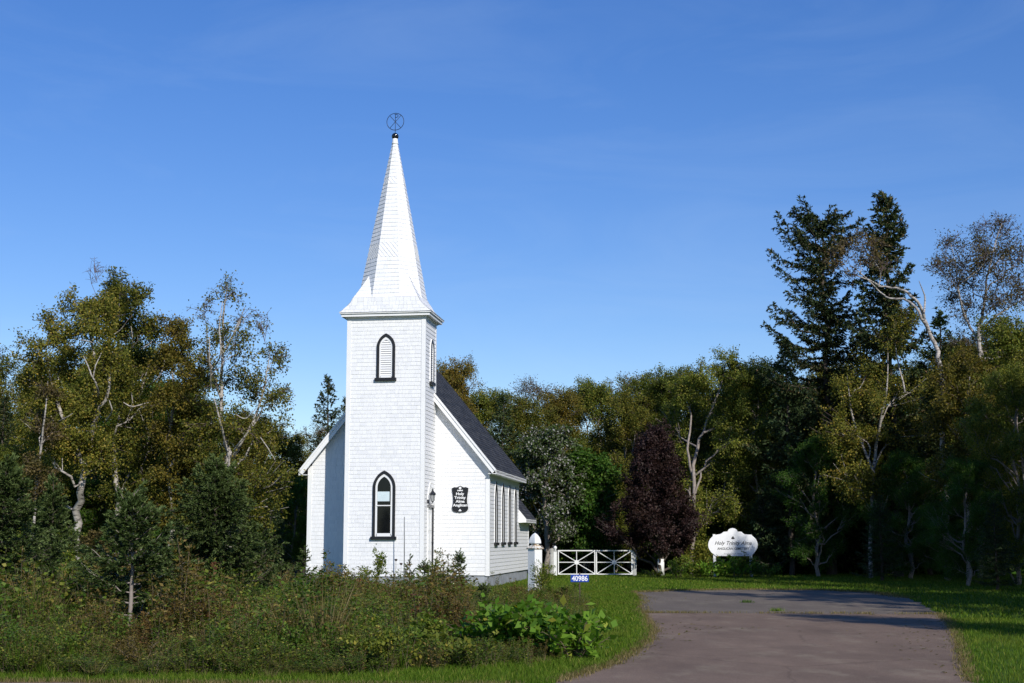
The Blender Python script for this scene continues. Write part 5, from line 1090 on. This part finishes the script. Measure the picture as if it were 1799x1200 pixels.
for i, (px, base, top, W, lf, n, L, Wl, lab) in enumerate(((30, 1165, 1080, 1.3, 'weed_bright', 1500, 0.055, 0.03, 'bright green bush at the front of the weeds near the left edge'), (110, 1172, 1095, 1.2, 'weed_green', 1300, 0.05, 0.03, 'low olive bush at the front of the weeds left of the bare trunked spruce'),
    (180, 1150, 1058, 1.1, 'weed_bright', 1200, 0.06, 0.022, 'narrow leaved bright bush just left of the bare spruce trunk'), (300, 1150, 1062, 1.3, 'weed_green', 1600, 0.05, 0.028, 'olive bush right of the bare spruce trunk'), (380, 1170, 1092, 1.2, 'weed_green', 1200, 0.055, 0.035, 'low leafy bush at the front of the weeds below the densest spruce'),
    (455, 1140, 1040, 1.4, 'weed_brown', 1700, 0.045, 0.022, 'rusty bush in the middle of the weeds below the left church corner'), (520, 1170, 1085, 1.1, 'weed_bright', 1100, 0.06, 0.03, 'green bush at the front of the weeds below the left church corner'), (600, 1150, 1052, 1.4, 'weed_green', 1700, 0.055, 0.034, 'dark leafy bush in the weeds below the left side of the tower'),
    (665, 1178, 1100, 1.1, 'olive_leaf', 1100, 0.06, 0.045, 'rounded leafy bush at the front edge of the weeds below the tower'), (735, 1160, 1070, 1.2, 'weed_green', 1300, 0.06, 0.04, 'leafy bush in the weeds left of the broad leaved bushes'), (800, 1172, 1102, 1.0, 'olive_leaf', 800, 0.07, 0.05, 'yellowing leafy bush at the front edge left of the broad leaved bushes'),
    (250, 1172, 1105, 1.0, 'weed_brown', 900, 0.04, 0.016, 'rusty weed bush at the front edge below the bare spruce trunk'), (545, 1100, 1022, 1.5, 'weed_green', 1700, 0.05, 0.03, 'olive bush halfway up the bank left of the tower'), (420, 1090, 1010, 1.5, 'weed_green', 1700, 0.05, 0.03, 'olive bush halfway up the bank under the densest spruce'))):
    b = gp(px, base); me = shrub(160 + i, at(px, top, b[1])[2] * 0.9, W, M[lf], int(n * 1.25), L, Wl, vert=0.7); put_tree('shrub', me, b, lab, 'shrub', SH, parts=('stems', 'foliage'))
# broad-leaved bushes at the edge of the driveway
KN = 'broad leaved bushes by the driveway'
def knot(seed, px, base, top, W, n, label):
    b = gp(px, base); H = at(px, top, b[1])[2]; me = shrub(seed, H * 1.05, W * 1.38, M['knot_leaf'], int(n * 1.6), 0.135, 0.092, stems=18, bark='stalk', vert=0.35, lowleaf=0.25)
    put_tree('broad_leaved_bush', me, b, label, 'bush', KN, parts=('stems', 'foliage'))
knot(131, 962, 1151, 1060, 1.25, 560, 'largest bright green broad leaved bush, at the driveway edge under the house number')
knot(132, 900, 1145, 1058, 1.1, 420, 'bright green broad leaved bush left of the largest one')
knot(133, 848, 1139, 1078, 0.9, 230, 'smaller broad leaved bush at the left end of the bright green bushes')
knot(134, 1008, 1159, 1085, 0.7, 190, 'small broad leaved bush at the right end of the bright green bushes')
knot(135, 785, 1120, 1072, 0.8, 120, 'sparse broad leaved bush standing apart in the brown weeds')
# border planting under the cemetery sign
BD = 'border plants under the cemetery sign'
for i, (px, top, Y, W, lf, n, L, Wl, lab) in enumerate(((1188, 978, 57, 1.6, 'weed_bright', 700, 0.10, 0.05, 'yellow green clump beside the white trunk foot'), (1222, 968, 57.3, 2.0, 'weed_green', 1900, 0.08, 0.05, 'taller loose clump left of the cemetery sign'),
    (1255, 980, 56.5, 1.9, 'knot_leaf', 620, 0.16, 0.08, 'broad green clump under the left post of the cemetery sign'), (1290, 976, 56.8, 1.9, 'knot_leaf', 620, 0.16, 0.08, 'broad green clump under the middle of the cemetery sign'),
    (1315, 970, 57.2, 1.4, 'weed_green', 1100, 0.08, 0.05, 'dark clump before the right post of the cemetery sign'), (1342, 990, 56.8, 1.6, 'weed_bright', 700, 0.12, 0.05, 'low clump at the right end of the border'), (1150, 1000, 57.5, 1.2, 'weed_green', 420, 0.08, 0.05, 'low clump left of the white trunk foot'))):
    t = at(px, top, Y); me = shrub(140 + i, t[2], W, M[lf], n, L, Wl, vert=0.5); put_tree('border_plant', me, (t[0], Y, 0), lab, 'plant', BD, parts=('stems', 'foliage'))
# dry seed heads in front of the tower
for i, (px, top, lab) in enumerate(((695, 984, 'tallest dry flower stalk with a round seed head before the tower'), (704, 991, 'shorter dry flower stalk with a round seed head before the tower'))):
    t = at(px, top, 36); e = empty('dry_flower', (t[0], 36, 0), 0, lab, 'dry flower', 'dry flower stalks before the tower'); g = G(); g.tube([(0.03, 0, 0), (0.0, 0, t[2] * 0.5), (0.01, 0, t[2])], [0.006, 0.005, 0.004], 5); g.build('stem', M['stalk'], e)
    g = G(); g.lathe([(0.008, -0.03), (0.035, -0.005), (0.04, 0.02), (0.025, 0.03), (0.004, 0.025)], (0.01, 0, t[2]), 10); g.build('seed_head', M['seed'], e)

# ------------------------------------------------------------------ weeds: one uncountable mass
def templ(kind, rng):
    """one weed plant a metre tall: vertices, quads and material index"""
    w = Wood(); Pv, Dv, Lv, Wv, Mi = [], [], [], [], []
    def add(p, d, l, wd, mi): Pv.append(p); Dv.append(d); Lv.append(l); Wv.append(wd); Mi.append(mi)
    if kind in ('goldenrod', 'brown'):
        for s in range(5):
            b = rng.normal(0, 0.07, 3) * (1, 1, 0); e = b + np.array([rng.normal(0, 0.12), rng.normal(0, 0.12), rng.uniform(0.7, 1.05)]); B = bez(b, (b + e) / 2 + rng.normal(0, 0.03, 3), e, 5); w.tube(B, np.linspace(0.0045, 0.0015, 5), 3, 0)
            for k in range(24):
                u = rng.uniform(0.12, 0.93); p = B[min(4, int(u * 4.99))] * 0.5 + (b + (e - b) * u) * 0.5; a = rng.uniform(0, 6.28); add(p, np.array([math.cos(a), math.sin(a), rng.uniform(-0.3, 0.6)]), rng.uniform(0.08, 0.15) * (1.2 - 0.5 * u), rng.uniform(0.020, 0.034), 1)
            for k in range(22):
                a = rng.uniform(0, 6.28); p = e + np.array([math.cos(a) * 0.04, math.sin(a) * 0.04, -0.02]) * rng.uniform(0, 1.6) - np.array([0, 0, rng.uniform(0, 0.2)]); add(p, np.array([math.cos(a), math.sin(a), rng.uniform(0.2, 1.4)]), rng.uniform(0.03, 0.055), 0.020, 2)
    elif kind == 'bush':
        for s in range(10):
            b = rng.normal(0, 0.06, 3) * (1, 1, 0); a0 = rng.uniform(0, 6.28); q = rng.uniform(0.05, 0.5); e = np.array([q * math.cos(a0), q * math.sin(a0), rng.uniform(0.55, 1.0)]); B = bez(b, (b + e) / 2 + np.array([0, 0, 0.12]), e, 5); w.tube(B, np.linspace(0.0045, 0.0015, 5), 3, 0)
            for k in range(18):
                u = rng.uniform(0.2, 1); p = B[min(4, int(u * 4.99))] + rng.normal(0, 0.045, 3); a = rng.uniform(0, 6.28); add(p, np.array([math.cos(a), math.sin(a), rng.uniform(-0.2, 0.8)]), rng.uniform(0.06, 0.12), rng.uniform(0.038, 0.07), 1)
    else:
        for k in range(60):
            a = rng.uniform(0, 6.28); p = np.array([math.cos(a), math.sin(a), 0]) * rng.uniform(0, 0.10); add(p, np.array([math.cos(a) * rng.uniform(0.05, 0.6), math.sin(a) * rng.uniform(0.05, 0.6), 1.0]), rng.uniform(0.45, 1.0), 0.014, 1)
        w.tube(np.array([[0, 0, 0], [0.02, 0, 0.5], [0.03, 0.02, 0.95]]), [0.004, 0.003, 0.002], 3, 0)
    P = np.array(Pv); D = np.array(Dv); V, Q = leaf_arrays(P, D, rng.normal(0, 0.4, P.shape) + np.array([0, 0, 0.9]) if kind != 'tuft' else rng.normal(0, 1, P.shape) * (1, 1, 0.1), np.array(Lv), np.array(Wv))
    WV = np.concatenate(w.V); WQ = np.concatenate(w.Q)
    return np.concatenate([WV, V]), np.concatenate([WQ, Q + len(WV)]), np.concatenate([np.zeros(len(WQ), int), np.array(Mi)])
rng = np.random.default_rng(90)
TM = {k: [templ(k, rng) for _ in range(4)] for k in ('goldenrod', 'bush', 'tuft')}
WM = [M['stalk'], M['weed_green'], M['weed_bright'], M['weed_brown'], M['weed_red'], M['dry_grass'], M['grass'], M['olive_leaf']]
#            stem leaf plume
KINDS = [('goldenrod', (0, 1, 3)), ('goldenrod', (0, 3, 3)), ('bush', (0, 1, 1)), ('bush', (0, 2, 2)), ('bush', (0, 4, 4)), ('tuft', (5, 5, 5)), ('tuft', (6, 6, 6)), ('goldenrod', (0, 2, 1)), ('bush', (0, 7, 7)), ('bush', (0, 3, 3))]
def xr(Y): return np.interp(Y, [15, 17, 17.8, 20, 25, 33, 37, 40, 43, 50], [-2.4, 0.3, 0.75, 0.95, 1.2, 1.8, 1.4, 0.0, -8.3, -9.0])
cells = []
tries = 6600
ys = 15.3 + (50 - 15.3) * rng.random(tries) ** 1.6; xs = rng.uniform(-0.45, 0.1, tries) * ys * 1.02
VV, QQ, MM, nv = [], [], [], 0
from math import sin
for x, y in zip(xs, ys):
    if x > xr(y) + rng.normal(0, 0.12): continue
    if y > 38.5 and -8.6 < x: 
        if not (y < 41 and x < -4.6): continue
    if -3.6 < x < -2.3 and y > 35: continue      # grass gap before the tower
    if y < 15.35 + 0.15 * (1 + sin(x * 3)) + (0.6 if x > -1.2 else 0): continue
    clump = sin(x * 1.3 + y * 0.4) + sin(x * 0.5 - y * 0.9 + 2) + rng.normal(0, 0.8)
    if clump > 1.3: k = rng.choice([1, 9, 0, 4], p=[0.4, 0.25, 0.25, 0.1])
    elif clump > 0: k = rng.choice([0, 2, 5, 7, 8], p=[0.36, 0.18, 0.16, 0.17, 0.13])
    elif clump > -1.1: k = rng.choice([0, 2, 3, 8, 6], p=[0.3, 0.25, 0.2, 0.15, 0.1])
    elif clump > -1.9: k = rng.choice([3, 7, 2, 6], p=[0.4, 0.3, 0.2, 0.1])
    else: k = rng.choice([5, 6, 9], p=[0.4, 0.4, 0.2])
    kind, mm = KINDS[k]; tv, tq, tm = TM[kind][rng.integers(0, 4)]
    h = np.interp(y, [15.4, 16.3, 18, 21, 26, 33, 40], [0.24, 0.38, 0.48, 0.57, 0.57, 0.54, 0.42]) * rng.uniform(0.65, 1.2) * max(0.45, 1.0 + 0.34 * sin(x * 0.9 + 1.3 * y) + 0.3 * sin(2.3 * x - y)) * (1.22 if x < -0.2 * y else 1.0) * (0.56 if x > -1.0 + 0.3 * sin(y) else 1.0)
    a = rng.uniform(0, 6.28); c, s_ = math.cos(a), math.sin(a)
    if rng.random() < 0.09 and k in (0, 1, 5, 7): h *= 1.5
    if abs(900 + x / y * 2425 - 237) < 42 and y < 21: h *= 0.5      # the bare spruce trunk shows above low weeds
    wd = max(h, 0.38) * rng.uniform(0.8, 1.2)
    Vn = np.stack([(tv[:, 0] * c - tv[:, 1] * s_) * wd + x, (tv[:, 0] * s_ + tv[:, 1] * c) * wd + y, tv[:, 2] * h], 1)
    VV.append(Vn); QQ.append(tq + nv); MM.append(np.array(mm)[tm]); nv += len(Vn)
tagit(link('weeds', np_mesh('weeds', np.concatenate(VV), quads=np.concatenate(QQ), mats=WM, midx=np.concatenate(MM))), 'tangle of green and rusty weeds covering the bank in front of the church', 'weeds', kind='stuff')

# ------------------------------------------------------------------ grass
def inside(poly, X, Y):
    P = np.array([(p[0], p[1]) for p in poly]); r = np.zeros(len(X), bool); j = len(P) - 1
    for i in range(len(P)):
        xi, yi = P[i]; xj, yj = P[j]
        c = ((yi > Y) != (yj > Y)) & (X < (xj - xi) * (Y - yi) / (yj - yi + 1e-12) + xi); r ^= c; j = i
    return r
def blades(n, x0, x1, y0, y1, h, w, keep, rng):
    X = rng.uniform(x0, x1, n); Y = rng.uniform(y0, y1, n); k = keep(X, Y) & (np.abs(X) < Y * 0.385 + 0.6); X, Y = X[k], Y[k]; n = len(X)
    a = rng.uniform(0, 6.28, n); hh = h * rng.uniform(0.5, 1.4, n); ww = w * rng.uniform(0.7, 1.4, n); t = rng.uniform(0, 6.28, n); l = hh * rng.uniform(0.1, 0.9, n)
    b0 = np.stack([X - np.cos(a) * ww / 2, Y - np.sin(a) * ww / 2, np.zeros(n)], 1); b1 = np.stack([X + np.cos(a) * ww / 2, Y + np.sin(a) * ww / 2, np.zeros(n)], 1)
    m = np.stack([X + np.cos(t) * l * 0.35, Y + np.sin(t) * l * 0.35, hh * 0.65], 1); tp = np.stack([X + np.cos(t) * l, Y + np.sin(t) * l, hh], 1); sd = np.stack([np.cos(a), np.sin(a), np.zeros(n)], 1) * ww[:, None] * 0.35
    V = np.stack([b0, b1, m + sd, tp, m - sd], 1).reshape(-1, 3); i = np.arange(n)[:, None] * 5
    q = np.concatenate([i + 0, i + 1, i + 2, i + 4], 1); tr = np.concatenate([i + 4, i + 2, i + 3], 1); return V, q, tr
rng = np.random.default_rng(95)
onlot = lambda X, Y: inside(near_poly, X, Y) | inside(far_poly, X, Y) | (Y < np.interp(X, [p[0] for p in redge[1:28]], [p[1] for p in redge[1:28]]) + 0.0)
free = lambda X, Y: ~onlot(X, Y)
sets = []
lawn_l = lambda X, Y: free(X, Y) & (X > xr(Y) - 0.5)
sets.append(blades(70000, 3.5, 12, 13.5, 27, 0.055, 0.007, free, rng))
sets.append(blades(60000, -7, 2.6, 14.3, 18, 0.065, 0.006, lambda X, Y: free(X, Y) & (Y < 16.4 + np.where(X > -1.5, 1.2, 0)), rng))
sets.append(blades(90000, 0.3, 5, 16.5, 42, 0.06, 0.009, lawn_l, rng))
sets.append(blades(140000, -5, 24, 26, 62, 0.06, 0.018, lambda X, Y: free(X, Y) & (X > xr(Y) - 0.6), rng))
sets.append(blades(20000, -9, -0.5, 36, 44, 0.09, 0.014, free, rng))
def join(sets):
    V, Q, T, n = [], [], [], 0
    for v, q, t in sets: V.append(v); Q.append(q + n); T.append(t + n); n += len(v)
    return np.concatenate(V), np.concatenate(Q), np.concatenate(T)
V, Q, T = join(sets); tagit(link('grass', np_mesh('grass', V, quads=Q, tris=T, mats=[M['grass']])), 'short mown lawn grass', 'grass', kind='stuff')
# fallen leaves on the paving
n = 420; i_ = rng.integers(0, 3, n); pts_ = []
for k in range(n):
    e_ = (near_poly[3:70], near_poly[-60:-3], far_poly[20:60])[i_[k]]; p = e_[rng.integers(0, len(e_))]; d_ = rng.exponential(0.7); c_ = np.array([4.0, 24.0 if i_[k] < 2 else 36.0]) - p; pts_.append(p + c_ / np.linalg.norm(c_) * d_)
pts_ = np.array(pts_); P = np.concatenate([pts_, np.full((n, 1), 0.010)], 1); D = rng.normal(0, 1, (n, 3)) * (1, 1, 0.12)
V, Q = leaf_arrays(P, D, np.array([0, 0, 1.0]) + rng.normal(0, 0.15, (n, 3)), rng.uniform(0.04, 0.08, n), rng.uniform(0.03, 0.05, n)); V[:, 2] = np.maximum(V[:, 2], 0.006)
tagit(link('fallen_leaves', np_mesh('fallen_leaves', V, quads=Q, mats=[M['amber_leaf']])), 'scattered dry leaves lying on the paving', 'leaves', kind='stuff')
# paler dry grass along the edges of the paving and in the seam
def along(pts, n, spread, h, w, off=(0, 0)):
    P = np.array([(p[0], p[1]) for p in pts]); i = rng.integers(0, len(P) - 1, n); t = rng.random(n)[:, None]; C = P[i] * (1 - t) + P[i + 1] * t + rng.normal(0, 1, (n, 2)) * spread + np.array(off)
    V, q, tr = blades(n, 0, 1, 50, 51, h, w, lambda X, Y: np.ones(len(X), bool), rng); V = V.reshape(-1, 5, 3); cen = (V[:, 0] + V[:, 1]) / 2; cen[:, 2] = 0
    return (V - cen[:, None] + np.concatenate([C, np.zeros((n, 1))], 1)[:len(V), None]).reshape(-1, 3), q, tr
ed = [along(rough_line(LEFT_PX, 6, 0), 5000, 0.07, 0.05, 0.007), along(rough_line(NEAR_RIGHT_PX, 6, 0), 3500, 0.06, 0.05, 0.007), along(redge[4:30], 4000, 0.05, 0.05, 0.006), along(far_edge, 3500, 0.15, 0.05, 0.018), along(rough_line(FAR_LEFT_PX, 6, 0), 1500, 0.12, 0.05, 0.010)]
cl = []
for i in range(60):
    t_ = rng.random() ** 2.2; p = seam_pts[min(23, int(t_ * 24))]; cl.append(along([p - (0.15, 0), p + (0.15, 0)], 26, 0.05, 0.05, 0.009))
V, Q, T = join(ed + cl); tagit(link('edge_grass', np_mesh('edge_grass', V, quads=Q, tris=T, mats=[M['dry_grass']])), 'dry yellow grass along the paving edge and in its seam', 'grass', kind='stuff')
for px, py, wd, lab in ((1312, 1059, 0.13, 'larger grass tuft growing out of the grey paving'), (1364, 1074, 0.10, 'smaller grass tuft growing in the seam of the paving')):
    p = gp(px, py); P2 = [(p[0] - wd, p[1]), (p[0], p[1] + 0.02), (p[0] + wd, p[1])]; V, q, tr = along(P2, 110, 0.045, 0.07, 0.010)
    V = V - np.array([p[0], p[1], 0]); o = link('grass_tuft', np_mesh('grass_tuft', V, quads=q, tris=tr, mats=[M['weed_bright']])); o.location = tuple(p); tagit(o, lab, 'grass tuft', 'grass tufts on the paving')
